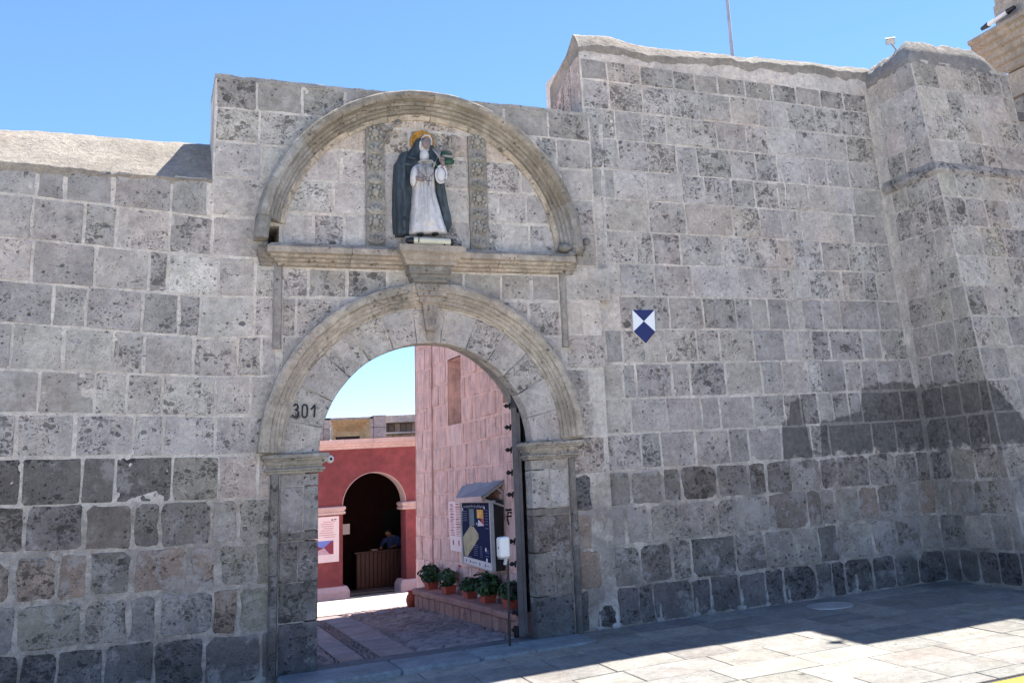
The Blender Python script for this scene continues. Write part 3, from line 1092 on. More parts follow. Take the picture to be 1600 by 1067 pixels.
# parapet cap
ring_levels('parapet_cap', gate, [(5.285, 0.425, 4.17, -0.03), (5.275, 0.415, 4.17, 0.008), (5.235, 0.416, 4.17, 0.006), (5.23, 0.42, 4.17, 0.0)],
            0.72, M_GATE, (0.33, 0.32, 0.30), 31, nx=60, wob=0.012)

m = MB()
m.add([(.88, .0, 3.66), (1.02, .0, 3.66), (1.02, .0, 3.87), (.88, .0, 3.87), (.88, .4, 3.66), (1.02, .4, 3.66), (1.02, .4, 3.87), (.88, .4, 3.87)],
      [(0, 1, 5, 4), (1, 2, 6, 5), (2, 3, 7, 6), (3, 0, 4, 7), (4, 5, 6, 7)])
m.build('cavity', M_GATE, gate, color=(0.06, 0.055, 0.05))  # lining coloured near black, so the hollow's shade is in its colour
# rebated soffit behind the voussoirs
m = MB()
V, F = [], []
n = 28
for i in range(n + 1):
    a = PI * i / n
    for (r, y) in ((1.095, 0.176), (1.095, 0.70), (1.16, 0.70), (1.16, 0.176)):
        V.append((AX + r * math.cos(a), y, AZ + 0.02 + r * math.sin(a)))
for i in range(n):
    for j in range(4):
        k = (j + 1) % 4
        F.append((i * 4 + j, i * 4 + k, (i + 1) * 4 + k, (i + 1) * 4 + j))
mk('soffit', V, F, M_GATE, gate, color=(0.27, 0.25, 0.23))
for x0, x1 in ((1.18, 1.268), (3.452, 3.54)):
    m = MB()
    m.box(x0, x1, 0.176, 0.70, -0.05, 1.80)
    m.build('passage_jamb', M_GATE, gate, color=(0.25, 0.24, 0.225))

# threshold step, dark basalt slabs
stepx = [1.03, 1.95, 2.62, 3.12, 3.74]
for i in range(4):
    m = MB()
    x0, x1 = stepx[i] + .002, stepx[i + 1] - .002
    pts = [(x0, -.56), (x1, -.56 if i < 3 else -.48), (x1, -.01), (x0, -.01)]
    if i == 3:
        pts = [(x0, -.56), (3.60, -.55), (x1, -.46), (x1, -.01), (x0, -.01)]
    nn = len(pts)
    V = [(x, y, -.30) for x, y in pts] + [(x, y, 0.0) for x, y in pts]
    F = [tuple(range(nn))[::-1], tuple(range(nn, 2 * nn))] + [(a, (a + 1) % nn, nn + (a + 1) % nn, nn + a) for a in range(nn)]
    o = mk('threshold_slab', V, F, M_PAVE, gate, color=jit((0.20, 0.225, 0.245), 0.06))
    bevel(o, 0.02, 3)
m = MB()
m.box(1.27, 3.45, 0.0, 0.24, -0.30, -0.004)
m.build('threshold_slab', M_PAVE, gate, color=(0.13, 0.125, 0.13))

# door leaf, opened inwards and seen edge-on
HINGE = Vector((3.235, 0.235, 0.0))
hd = math.radians(19.5)
DM = Matrix.Translation(HINGE) @ Matrix.Rotation(-hd, 4, 'Z')   # local +Y runs along the leaf
m = MB()
V, F = [], []
prof = [(0.0, 0.005), (0.0, 2.15), (0.25, 2.42), (0.55, 2.62), (0.95, 2.74), (0.95, 0.005)]
nn = len(prof)
for x in (0.0, 0.055):
    for (y, z) in prof:
        V.append(DM @ Vector((x, y, z)))
F = [tuple(range(nn)), tuple(range(nn, 2 * nn))[::-1]] + [(a, nn + a, nn + (a + 1) % nn, (a + 1) % nn) for a in range(nn)]
leaf = mk('door_leaf', V, F, M_DOOR, gate)
for y0 in (0.0, 0.24, 0.48, 0.72):
    m = MB()
    m.box(0.057, 0.085, y0 + .004, y0 + .228, 0.02, 2.1, DM)
    m.build('door_board', M_DOOR, leaf)
for zs in (2.17, 1.96, 1.74, 1.52, 1.31, 0.87, 0.66, 0.44, 0.22, 0.06):
    m = MB()
    p0 = DM @ Vector((-0.002, 0.03, zs))
    p1 = DM @ Vector((-0.052, 0.03, zs + .004))
    R_ = (p1 - p0)
    m.tube([p0, p0 + R_ * .35], [.034, .028], 8)
    m.tube([p0 + R_ * .3, p0 + R_ * .62], [.013, .013], 8)
    m.ell(p0 + R_ * .85, (.022, .022, .022), 8, 6)
    m.tube([p0 + R_ * .9, p0 + R_ * 1.5], [.012, .002], 6)
    m.build('door_stud', M_IRON, leaf)
m = MB()
hb = DM @ Vector((-0.03, 0.03, 1.14))
m.tube([hb, hb + Vector((-.035, 0, .01)), hb + Vector((-.045, 0, -.06)), hb + Vector((-.03, 0, -.11))], [.012, .012, .010, .008], 7)
m.tube([hb + Vector((-.06, 0, .03)), hb + Vector((0, 0, .03))], .011, 7)
m.tube([hb + Vector((-.055, 0, -.03)), hb + Vector((0, 0, -.03))], .009, 7)
m.build('door_knocker', M_IRON, leaf)
m = MB()
m.tube([DM @ Vector((-.02, .02, .0)), DM @ Vector((-.02, .02, .10))], .03, 10)
m.build('floor_hinge', M_IRON, leaf)
# the twin leaf behind the left jamb
DM2 = Matrix.Translation((1.31, 0.235, 0)) @ Matrix.Rotation(math.radians(2), 4, 'Z')
m = MB()
m.box(-0.055, 0.0, 0.0, 0.95, 0.005, 2.1, DM2)
m.build('door_leaf', M_DOOR, gate)

# painted number 301
def ribbon(m, pts, w, y):
    """flat brush stroke of width w in the XZ plane at depth y"""
    P = [Vector((p[0], 0, p[1])) for p in pts]
    V, F = [], []
    for i, p in enumerate(P):
        t = (P[min(i + 1, len(P) - 1)] - P[max(i - 1, 0)]).normalized()
        nrm = Vector((-t.z, 0, t.x))
        for s in (-1, 1):
            for yy in (y, y + 0.003):
                q = p + nrm * (w / 2 * s)
                V.append((q.x, yy, q.z))
    for i in range(len(P) - 1):
        a, b = i * 4, (i + 1) * 4
        F += [(a, a + 2, b + 2, b), (a + 1, b + 1, b + 3, a + 3), (a, b, b + 1, a + 1), (a + 2, a + 3, b + 3, b + 2)]
    m.add(V, F)


def nump(x, y):
    p = on_front(440 + x / 17.79, 610 + y / 17.79, -0.018)
    return (p.x, p.z)


strokes = {
    'digit_three': [[(345, 440), (360, 405), (400, 388), (440, 405), (462, 450), (440, 510), (375, 540), (440, 560), (475, 620), (465, 690), (420, 738), (360, 742), (318, 715), (298, 670)]],
    'digit_zero': [[(640, 395), (685, 405), (712, 450), (716, 560), (708, 690), (675, 738), (620, 745), (580, 715), (572, 640), (578, 520), (585, 430), (610, 400), (645, 395)]],
    'digit_one': [[(812, 530), (870, 470), (925, 392), (925, 500), (915, 640), (905, 745)]],
}
for nm, ss in strokes.items():
    m = MB()
    for s in ss:
        dense = []
        for a, b in zip(s[:-1], s[1:]):
            for t in (0, .5): dense.append((a[0] + (b[0] - a[0]) * t, a[1] + (b[1] - a[1]) * t))
        dense.append(s[-1])
        ribbon(m, [nump(*p) for p in dense], 0.0145, -0.0165)
    m.build('painted_' + nm, M_NUMBER, gate)

# ------------------------------------------------------------------ right boundary wall
B = 0.03
S1 = front_surf(B)
wall_r = thing('stone_wall', 'tall ashlar wall right of the gateway with the blue and white shield, dark painted-over patch low down', 'wall', (6.2, 0, 0))
RZ = [0.0, 0.36, 0.745, 1.12, 1.47, 1.835, 2.19, 2.56, 2.92, 3.28, 3.635, 4.0, 4.365, 4.705, 5.06, 5.41, 5.76, 6.04]
RJ = [([900, 965, 1000, 1022, 1083, 1112, 1158, 1199, 1228, 1280, 1305, 1325, 1369, 1405, 1443], 940),
      ([900, 941, 1000, 1050, 1080, 1150, 1197, 1243, 1282, 1313, 1368, 1405, 1443], 870),
      ([925, 978, 1014, 1061, 1120, 1150, 1202, 1263, 1285, 1307, 1345, 1375, 1409], 805),
      ([924, 985, 1036, 1064, 1120, 1170, 1198, 1238, 1283, 1310, 1361, 1402], 752),
      ([945, 1001, 1033, 1087, 1140, 1170, 1222, 1269, 1297, 1365, 1402], 697),
      ([926, 985, 1042, 1096, 1125, 1177, 1226, 1252, 1279, 1302, 1327, 1347, 1410], 643),
      ([921, 974, 994, 1050, 1078, 1134, 1191, 1223, 1263, 1282, 1321, 1347, 1372], 592),
      ([911, 945, 973, 1008, 1039, 1089, 1125, 1178, 1227, 1248, 1268, 1297, 1348, 1377], 540),
      ([967, 1046, 1099, 1150, 1175, 1200, 1231, 1255, 1285, 1313, 1372], 490),
      ([968, 1023, 1154, 1203, 1240, 1263, 1315, 1349, 1369], 440),
      ([940, 995, 1020, 1063, 1130, 1170, 1215, 1240, 1282, 1324, 1369], 388),
      ([940, 1071, 1144, 1186, 1220, 1245, 1290, 1330], 338)]


def cornerX(z): return 8.36 - 0.03 * z + 0.015 * math.sin(z * 1.3)


def r_col(u, v):
    r = random.random()
    if v < 0.36: return jit((0.160, 0.153, 0.150), 0.15)
    if v < 0.745: return jit(random.choice([(0.19, 0.178, 0.168), DARKG, MIDG, MIDG]), 0.15)
    if v < 1.12: return jit(random.choice([BROWN, (0.22, 0.19, 0.168), MIDG, (0.31, 0.288, 0.265), MIDG]), 0.1)
    if v < 1.47: return jit(random.choice([DARKG, (0.19, 0.168, 0.150), (0.22, 0.20, 0.18)]) if u < 6.4 else random.choice([MIDG, (0.24, 0.222, 0.205)]), 0.1)
    if v < 2.2: return jit(random.choice([(0.36, 0.333, 0.312), (0.31, 0.29, 0.272)]), 0.07)
    if v < 3.3:
        if abs(u - 6.9) < 0.08 and r < .3: return jit(WHITE, .05)
        return jit(random.choice([GREY, (0.34, 0.318, 0.303), (0.31, 0.29, 0.278), (0.37, 0.347, 0.33)]), 0.06)
    if 3.65 < v < 4.0 and 6.75 < u < 6.98: return WHITE
    if v > 5.76: return jit(random.choice([(0.30, 0.285, 0.262), (0.34, 0.32, 0.298), (0.37, 0.345, 0.32)]), 0.06)
    return jit(random.choice([GREY, (0.41, 0.385, 0.368), (0.37, 0.35, 0.335), (0.43, 0.405, 0.388)]), 0.05)


def gap_r(u, v):
    if v < 0.36: return random.uniform(0.012, 0.022)
    if v < 0.745: return random.uniform(0.015, 0.03)
    if v < 1.47: return random.uniform(0.014, 0.034)
    if v < 2.95: return random.uniform(0.012, 0.022)
    return random.uniform(0.006, 0.016)


RCREST = [(910, 57), (935, 57), (960, 60), (990, 68), (1020, 74), (1060, 80), (1100, 83), (1150, 88), (1200, 93), (1250, 98), (1310, 104), (1345, 107)]
rc = [(lambda p: (p.x, p.z))(on_front(x, y, 0.32)) for x, y in RCREST]


def interp(tab, u):
    if u <= tab[0][0]: return tab[0][1]
    for (a, b), (c, d) in zip(tab[:-1], tab[1:]):
        if u <= c: return b + (d - b) * (u - a) / (c - a)
    return tab[-1][1]


def rfront(u): return interp(rc, u) - max(0.125, 0.20 - 0.04 * (u - 4.17)) + 0.030 * N(u, 1, 2, 2.5) + 0.028 * N(u, 4, 2, 9.0)


bed('mortar_bed', wall_r, S1, 4.17, 8.42, -0.3, 6.0, 0.025, mortar_h(3.3), 1.05, M_MORTAR, MORT, top=lambda u: rfront(u) - 0.02)
for k in range(len(RZ) - 1):
    lo, hi = flat(RZ[k]), flat(RZ[k + 1])
    zc = (RZ[k] + RZ[k + 1]) / 2
    if k < len(RJ):
        xs, y = RJ[k]
        js = sorted(px_joints(xs, y, 0, B))
        if k < 10: js[0] = max(js[0], 3.95)
        else: js[0] = max(js[0], 4.18)
        if k < 10 and js[0] < 4.18: pass
        full = []
        for a, b in zip(js[:-1], js[1:]):
            full.append(a)
            if b - a > 0.62: full.append(a + (b - a) * random.uniform(0.42, 0.58))
        full.append(js[-1])
        js = full
    else:
        js = [4.18]
    end = cornerX(zc)
    while end - js[-1] > 0.50:
        js.append(js[-1] + random.uniform(0.27, 0.46))
    if end - js[-1] < 0.1: js[-1] = end
    else: js.append(end)
    if k == len(RZ) - 2: hi = flat(6.0)
    lay_course(wall_r, S1, lo, hi, js, r_col, gap_r, proud_std)


def rcop(u):
    f = rfront(u)
    c = interp(rc, u) + 0.0
    c = max(c, f + 0.09)
    yf = B * 6.0
    return dens([(yf + .10, 5.75), (yf - 0.006, f - 0.05), (yf - 0.012, f), (yf + .03, f + (c - f) * .40), (yf + .08, f + (c - f) * .80), (yf + .14, c),
                 (0.55, c - 0.16), (0.8, c - 0.24), (1.08, c - .34), (1.10, 5.5)], 0.045)


coping_sheet('coping', wall_r, [4.165 + 0.04 * i for i in range(106)], rcop, M_COPING, (0.31, 0.285, 0.25), 6.0, 0.024)
# left end of the tall wall rises in a rough quarter curve over the parapet
for k in range(4):
    y0, y1 = 0.19 + k * 0.22, 0.19 + (k + 1) * 0.22
    tops = [6.02, 5.98, 5.88, 5.78, 5.62]
    m = MB()
    V = [(4.168, y0 + .004, 5.26), (4.168, y1 - .004, 5.26), (4.168, y1 - .004, tops[k + 1]), (4.168, y0 + .004, tops[k]),
         (4.142, y0 + .012, 5.27), (4.142, y1 - .012, 5.27), (4.142, y1 - .012, tops[k + 1] - .01), (4.142, y0 + .012, tops[k] - .01)]
    mk('stone_block', V, [(0, 1, 5, 4), (1, 2, 6, 5), (2, 3, 7, 6), (3, 0, 4, 7), (4, 5, 6, 7), (0, 3, 2, 1)], M_STONE, wall_r, color=jit(PINKG, .08))
for nm_, pts_, w_ in (('mortar_patch', [(938, 195), (940, 240), (943, 300), (945, 350), (947, 400), (952, 440), (960, 457)], .055),
                      ('mortar_repair', [(1203, 150), (1206, 190), (1212, 240), (1226, 290), (1229, 340), (1240, 372), (1243, 420), (1244, 462)], .022),
                      ('mortar_repair', [(1250, 345), (1262, 420), (1268, 466), (1240, 468)], .018),
                      ('mortar_repair', [(1377, 330), (1386, 375), (1402, 465), (1414, 530), (1427, 594)], .022)):
    P_ = [on_front(x_, y_, 0, B) for x_, y_ in pts_]
    V, F = [], []
    dn_ = []
    for a_, b_ in zip(P_[:-1], P_[1:]):
        for t_ in (0, .25, .5, .75): dn_.append(a_.lerp(b_, t_))
    dn_.append(P_[-1])
    for i_, p_ in enumerate(dn_):
        w2_ = w_ * (0.45 + 1.3 * abs(N(p_.z, w_ * 90, 3, 5.0)))
        p_ = p_ + Vector((.012 * N(p_.z, 3, w_, 9.0), 0, 0))
        V += [(p_.x - w2_ * .5, p_.y + .01, p_.z), (p_.x - w2_ * .42, p_.y - .006, p_.z + random.uniform(-.003, .003)), (p_.x + w2_ * .42, p_.y - .009, p_.z), (p_.x + w2_ * .5, p_.y + .01, p_.z)]
    for i_ in range(len(dn_) - 1):
        for j_ in range(3): F.append((i_ * 4 + j_, i_ * 4 + 4 + j_, i_ * 4 + 5 + j_, i_ * 4 + 1 + j_))
    mk(nm_, V, F, M_MORTAR, wall_r, color=(0.56, 0.525, 0.49))
for fx_, fy_, r_ in ((965, 983, .05), (1033, 972, .045), (1090, 966, .05), (1113, 958, .055), (1160, 951, .06), (1200, 946, .04), (1340, 922, .06), (1235, 940, .035), (938, 984, .035)):
    q_ = on_front(fx_, fy_, -.012)
    m = MB()
    n0_ = len(m.v)
    m.ell((q_.x, -.004, .012), (r_ * 1.1, .022, r_ * .7), 10, 6)
    m.ell((q_.x + r_ * .2, -.004, .05 + r_), (r_ * .42, .014, r_ * 1.6), 8, 6)
    m.v = [(a_ + .012 * N(a_, c_, 5, 30.0), b_, c_ + .012 * N(a_, c_, 9, 30.0)) for a_, b_, c_ in m.v]
    m.build('mortar_smear', M_MORTAR, wall_r, color=(0.62, 0.585, 0.54), smooth=True)
# small triangular lump of mortar on the coping
m = MB()
p = on_front(1092, 92, 0.25)
m.add([(p.x - .05, .19, p.z - .07), (p.x + .06, .19, p.z - .07), (p.x + .07, .20, p.z + .05), (p.x - .01, .22, p.z + .03),
       (p.x - .05, .32, p.z - .05), (p.x + .06, .32, p.z - .05), (p.x + .07, .31, p.z + .05), (p.x - .01, .31, p.z + .03)],
      [(0, 1, 2, 3), (4, 7, 6, 5), (0, 4, 5, 1), (1, 5, 6, 2), (2, 6, 7, 3), (3, 7, 4, 0)])
m.build('mortar_lump', M_COPING, wall_r, color=(0.27, 0.265, 0.25))

# ------------------------------------------------------------------ buttress
butt = thing('stone_buttress', 'massive battered ashlar buttress with string course and rounded lumpy top at the right edge', 'buttress', (9.0, -0.6, 0))
ST = 4.78
BX0, BX1 = 8.26, 9.86


def bface(z):   # distance of the battered front from the wall line
    return 1.28 - 0.10 * z if z < ST else 0.80 - 0.10 * (z - ST)


def side_surf(u, v, o):     # u = distance out from the wall line
    return (BX0 + 0.10 - 0.02 * v - o, -u, v)


def bfront(u, v, o):
    return (u, -bface(v) - o, v)


def bcorner(v): return BX0 + 0.10 - 0.02 * v


for (z0, z1) in ((-0.3, ST), (ST + .001, 6.18)):
    nz = 60 if z0 < 0 else 16
    V, F = [], []
    cols = 54
    for j in range(nz + 1):
        z = z0 + (z1 - z0) * j / nz
        f = bface(min(z, ST - .001)) if z0 < 0 else bface(max(z, ST + .001))
        ring = []
        ns_ = 18
        for i in range(ns_ + 1):
            u = -0.4 + (f + 0.4) * i / ns_
            h = 0.0045 * N(u, z, 44, 9) if 0 < i < ns_ else 0
            ring.append((bcorner(z) - h, -u, z))
        nf = 26
        for i in range(1, nf + 1):
            x = bcorner(z) + (BX1 - bcorner(z)) * i / nf
            ring.append((x, -f - 0.0045 * N(x, z, 46, 9), z))
        for i in range(1, 8):
            ring.append((BX1, -f + (f + 0.4) * i / 7, z))
        per = len(ring)
        V += ring
    for j in range(nz):
        for i in range(per):
            k = (i + 1) % per
            F.append((j * per + i, j * per + k, (j + 1) * per + k, (j + 1) * per + i))
    F.append(tuple(range(per))[::-1])
    F.append(tuple(nz * per + i for i in range(per)))
    mk('mortar_core', V, F, M_MORTAR, butt, color=MORT)

BZ = RZ[:13] + [4.77, 5.10, 5.45, 5.80, 6.14]
for k in range(len(BZ) - 1):
    z0, z1 = BZ[k], BZ[k + 1]
    zc = (z0 + z1) / 2
    f = bface(zc)
    # side face
    js = [0.0]
    while js[-1] < f - 0.42: js.append(js[-1] + random.uniform(0.22, 0.42))
    js.append(f - 0.012)
    for a, b in zip(js[:-1], js[1:]):
        if b - a < .07: continue
        pts = quad_outline(a, b, z0, z0, z1, z1, gap_r(8, zc), 0.005, 0.2)
        if b == js[-1]:
            pts = [[min(p[0], bface(min(max(p[1], z0), z1 - .002)) - 0.004) if p[0] > b - .03 else p[0], p[1]] for p in pts]
            pts = [[(bface(min(p[1], ST - .002) if z1 <= ST else max(p[1], ST + .002)) - 0.003) if p[0] > b - .05 else p[0], p[1]] for p in pts]
        c = r_col(7.5, zc)
        stone(butt, side_surf, pts[::-1], random.uniform(.002, .007), jit((c[0] * .95, c[1] * .95, c[2] * .95), .03))
    # front face
    js = [bcorner(zc) + .004]
    while js[-1] < BX1 - 0.45: js.append(js[-1] + random.uniform(0.26, 0.46))
    js.append(BX1 - .004)
    for a, b in zip(js[:-1], js[1:]):
        pts = quad_outline(a, b, z0, z0, z1, z1, gap_r(8, zc), 0.005, 0.2)
        c = r_col(7.5, zc)
        stone(butt, bfront, pts, random.uniform(.002, .007), jit(c, .03))
# string course: a sloped ledge
V, F = [], []
sec = [(0.80, ST - .14), (0.835, ST - .10), (0.84, ST - .06), (0.80, ST + .03), (0.72, ST + .035)]
for i in range(31):
    if i <= 10:
        u = -0.2 + i * 0.1
        for j, (o, z) in enumerate(sec):
            e = o - 0.80 + 0.0
            V.append((bcorner(z) - max(e, -.02) * 0.9 - .002, -min(u, o) if i < 10 else -o, z + .006 * N(u, j, 1, 4)))
    else:
        x = bcorner(ST) + (i - 11) / 19 * (BX1 - bcorner(ST))
        for j, (o, z) in enumerate(sec):
            V.append((x, -o, z + .006 * N(x, j, 2, 4)))
for i in range(30):
    for j in range(4):
        F.append((i * 5 + j, (i + 1) * 5 + j, (i + 1) * 5 + j + 1, i * 5 + j + 1))
mk('string_course', V, F, M_STONE, butt, color=(0.40, 0.37, 0.34))

# rounded top
V, F = [], []
n1, n2 = 90, 60
for j in range(n2 + 1):
    t = j / n2
    y = -bface(6.15) - 0.004 + t * 1.15
    for i in range(n1 + 1):
        s = i / n1
        x = bcorner(6.15) - 0.004 + s * (BX1 - bcorner(6.15) + .006)
        topz = 6.44 + 0.05 * math.sin(s * 2.2) - 0.42 * max(0, s - 0.70) ** 1.6 / (0.30 ** 1.6)
        edge = min(1.0, (t / 0.10)) ** 0.35 if t < .10 else 1.0
        edge2 = min(1.0, (s / 0.08)) ** 0.5 if s < .08 else 1.0
        z = 6.12 + (topz - 6.12) * min(edge, 0.25 + .75 * edge2) - 0.12 * max(0, t - .5)
        nz = 0.04 * N(x, y, 3, 3.0) + 0.035 * N(x * .7, y, 5, 9.0) + 0.022 * N(x * .6, y, 8, 22.0)
        z += nz * (0.3 + min(1, t * 6)) if 0 < i < n1 and j > 0 else 0
        V.append((x, y, z))
W = n1 + 1
for j in range(n2):
    for i in range(n1):
        F.append((j * W + i, j * W + i + 1, (j + 1) * W + i + 1, (j + 1) * W + i))
b0 = len(V)
per = list(range(W)) + [j * W + n1 for j in range(1, n2 + 1)] + [n2 * W + i for i in range(n1 - 1, -1, -1)] + [j * W for j in range(n2 - 1, 0, -1)]
for k in per: V.append((V[k][0], V[k][1], 6.10))
for a in range(len(per)):
    b = (a + 1) % len(per)
    F.append((per[b], per[a], b0 + a, b0 + b))
F.append(tuple(b0 + a for a in range(len(per)))[::-1])
mk('rounded_cap', V, F, M_COPING, butt, color=(0.30, 0.285, 0.265), smooth=True)

# wall beyond the buttress
wall_f = thing('stone_wall', 'short length of ashlar wall beyond the buttress, cut by the right edge', 'wall', (11, 0, 0))
bed('mortar_bed', wall_f, S1, 9.5, 13.5, -0.3, 5.95, 0.08, mortar_h(9.0), 0.9, M_MORTAR, MORT)
for k in range(len(RZ) - 2):
    js = [9.88]
    while js[-1] < 11.4: js.append(js[-1] + random.uniform(.3, .45))
    lay_course(wall_f, S1, flat(RZ[k]), flat(min(RZ[k + 1], 5.95)), js, r_col, gap_r, proud_std)
m = MB()
m.box(9.87, 13.5, 0.15, 1.1, 5.93, 6.05)
m.build('coping', M_COPING, wall_f, color=(0.26, 0.26, 0.26))

# ------------------------------------------------------------------ pavement, kerb, road
def street_z(x, y):
    return 0.028 * min(y, 0) - 0.018 * max(0.0, 3.7 - max(x, -2.0))


pav = thing('pavement', 'grey stone slab pavement in front of the walls, part shaded and part in sun', None, (4, -2, 0), kind='structure')
V, F = [], []
xs = [-14 + i for i in range(40)]
for y in (0.3, -1.9, -3.70):
    for x in xs: V.append((x, y, street_z(x, min(y, 0)) - 0.012))
for j in range(2):
    for i in range(39):
        F.append((j * 40 + i, (j + 1) * 40 + i, (j + 1) * 40 + i + 1, j * 40 + i + 1))
mk('joint_bed', V, F, M_PAVE, pav, color=(0.10, 0.098, 0.095))
rows = [-0.02, -0.40, -0.86, -1.27, -1.72, -2.16, -2.58, -3.04, -3.46, -3.685]
random.seed(5)
for r in range(len(rows) - 1):
    x = -0.6 + random.uniform(0, .5)
    while x < 11.5:
        w = random.uniform(0.42, 0.78)
        y1, y0 = rows[r], rows[r + 1]
        g_ = 0.0045
        if not (r == 0 and x + w > 1.0 and x < 3.75) or True:
            c4 = [(x + g_, y0 + g_), (x + w - g_, y0 + g_), (x + w - g_, y1 - g_), (x + g_, y1 - g_)]
            c4 = [(a + random.uniform(-.003, .003), b + random.uniform(-.003, .003)) for a, b in c4]
            dz = random.uniform(-0.002, 0.003)
            V = [(a, b, street_z(a, b) - 0.03) for a, b in c4] + [(a, b, street_z(a, b) - 0.004 + dz) for a, b in c4]
            cx_, cy_ = sum(a for a, _ in c4) / 4, sum(b for _, b in c4) / 4
            V += [(a + (cx_ - a) * .015, b + (cy_ - b) * .02, street_z(a, b) + dz) for a, b in c4]
            F = [(0, 1, 5, 4), (1, 2, 6, 5), (2, 3, 7, 6), (3, 0, 4, 7), (4, 5, 9, 8), (5, 6, 10, 9), (6, 7, 11, 10), (7, 4, 8, 11), (8, 9, 10, 11)]
            c = random.choice([(0.198, 0.195, 0.188), (0.178, 0.176, 0.172), (0.212, 0.207, 0.196), (0.250, 0.241, 0.222)])
            mk('paving_slab', V, F, M_PAVE, pav, color=jit(c, 0.07))
        x += w
# kerb
kerb = thing('kerb', 'kerb along the pavement edge painted yellow', None, (4, -3.78, 0), kind='structure')
x = -2.0
while x < 12:
    m = MB()
    z = -0.115
    m.box(x + .003, x + .997, -3.86, -3.70, -0.30, z)
    bevel(m.build('kerb_stone', M_YELLOW, kerb), 0.012, 2)
    x += 1.0
m = MB()
m.box(-400, 400, -300, -3.862, -0.62, -0.26)
road = m.build('road', M_ROAD, None, kind='structure')
m = MB()
m.box(-400, 400, 0.75, 500, -1.6, -1.2)
m.build('ground', M_ROAD, None, kind='structure')

# small round cover set in the pavement
cvc = on_ground(1297, 947, -0.02)
cover = thing('manhole_cover', 'small round metal cover set in the shaded pavement near the wall', 'manhole cover', (cvc.x, cvc.y, street_z(cvc.x, cvc.y)))
m = MB()
m.lathe((cvc.x, cvc.y, street_z(cvc.x, cvc.y)), [(0.24, -0.01), (0.24, 0.006), (0.225, 0.008), (0.20, 0.008), (0.20, 0.004)], 32)
m.build('rim', M_GREYMET, cover)
m = MB()
m.lathe((cvc.x, cvc.y, street_z(cvc.x, cvc.y) + .004), [(0.195, 0.0), (0.195, 0.003), (0.10, 0.006), (0.02, 0.006)], 32)
m.build('lid', M_GREYMET, cover)

# ------------------------------------------------------------------ courtyard floor
def yard_z(y):
    return 0.0 if y < 3.2 else -0.0657 * (y - 3.2)


yard = thing('courtyard_floor', 'courtyard paving inside the gate with smooth flagstone paths and rough cobbled bands', None, (2.3, 3, 0), kind='structure')
V, F = [], []
ys = [0.24, 3.2, 30.0]
for y in ys:
    for x in (-8, 16): V.append((x, y, yard_z(y) - 0.02))
mk('ground_bed', V, [(0, 1, 3, 2), (2, 3, 5, 4)], M_PAVE, yard, color=(0.20, 0.155, 0.15))
random.seed(9)
for (xa, xb) in ((1.58, 1.80), (1.93, 2.25)):
    y = 0.245
    while y < 4.4:
        L = random.uniform(0.30, 0.62)
        c4 = [(xa + .003, y + .003), (xb - .003, y + .003), (xb - .003, y + L - .003), (xa + .003, y + L - .003)]
        V = [(a, b, yard_z(b) - 0.02) for a, b in c4] + [(a, b, yard_z(b) - .001) for a, b in c4]
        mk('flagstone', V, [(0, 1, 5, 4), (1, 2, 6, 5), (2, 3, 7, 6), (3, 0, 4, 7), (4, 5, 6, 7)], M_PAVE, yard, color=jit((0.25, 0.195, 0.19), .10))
        y += L


def cobbles(name, xa, xb, ya, yb, sx, sy, h, color):
    m = MB()
    y = ya
    while y < yb:
        x = xa + random.uniform(0, sx * .5)
        while x < xb:
            lx = sx * random.uniform(.6, 1.3)
            ly = sy * random.uniform(.7, 1.2)
            hh = h * random.uniform(.5, 1.2)
            lx = min(lx, max(.02, xb - x))
            cxx, cyy = x + lx / 2, y + sy / 2 + random.uniform(-.25, .25) * sy
            z = yard_z(cyy) - 0.02
            V = []
            for k in range(6):
                a = k * PI / 3 + random.uniform(-.2, .2)
                V.append((cxx + lx * .5 * math.cos(a), cyy + ly * .48 * math.sin(a), z))
            for k in range(6):
                a = k * PI / 3
                V.append((cxx + lx * .36 * math.cos(a), cyy + ly * .30 * math.sin(a), z + 0.012 + hh))
            m.add(V, [(k, (k + 1) % 6, 6 + (k + 1) % 6, 6 + k) for k in range(6)] + [(6, 7, 8, 9, 10, 11)])
            x += lx + .006
        y += sy
    m.build(name, M_PAVE, yard, color=color, kind='stuff')


cobbles('cobbles', 1.80, 1.93, 0.245, 4.6, 0.045, 0.045, 0.010, (0.25, 0.19, 0.18))
cobbles('edge_set_stones', 2.26, 3.22, 0.245, 4.6, 0.20, 0.060, 0.022, (0.33, 0.25, 0.245))
cobbles('edge_set_stones', 0.6, 1.57, 0.245, 4.6, 0.17, 0.06, 0.018, (0.36, 0.26, 0.25))
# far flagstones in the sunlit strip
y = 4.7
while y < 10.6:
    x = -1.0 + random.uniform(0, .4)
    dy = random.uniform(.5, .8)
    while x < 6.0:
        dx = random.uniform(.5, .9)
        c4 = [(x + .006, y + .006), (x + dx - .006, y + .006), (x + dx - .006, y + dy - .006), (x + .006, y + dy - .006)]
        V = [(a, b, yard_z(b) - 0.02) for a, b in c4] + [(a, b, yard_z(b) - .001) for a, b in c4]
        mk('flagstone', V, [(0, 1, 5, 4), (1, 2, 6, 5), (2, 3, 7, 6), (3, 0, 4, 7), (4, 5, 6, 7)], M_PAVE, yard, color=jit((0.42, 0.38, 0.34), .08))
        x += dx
    y += dy

# ------------------------------------------------------------------ rose-washed tower wall inside
PX0, PK = 3.50, 0.045


def pink_surf(u, v, o):    # u = Y
    return (PX0 - PK * u + 0.012 * v - o, u, v)


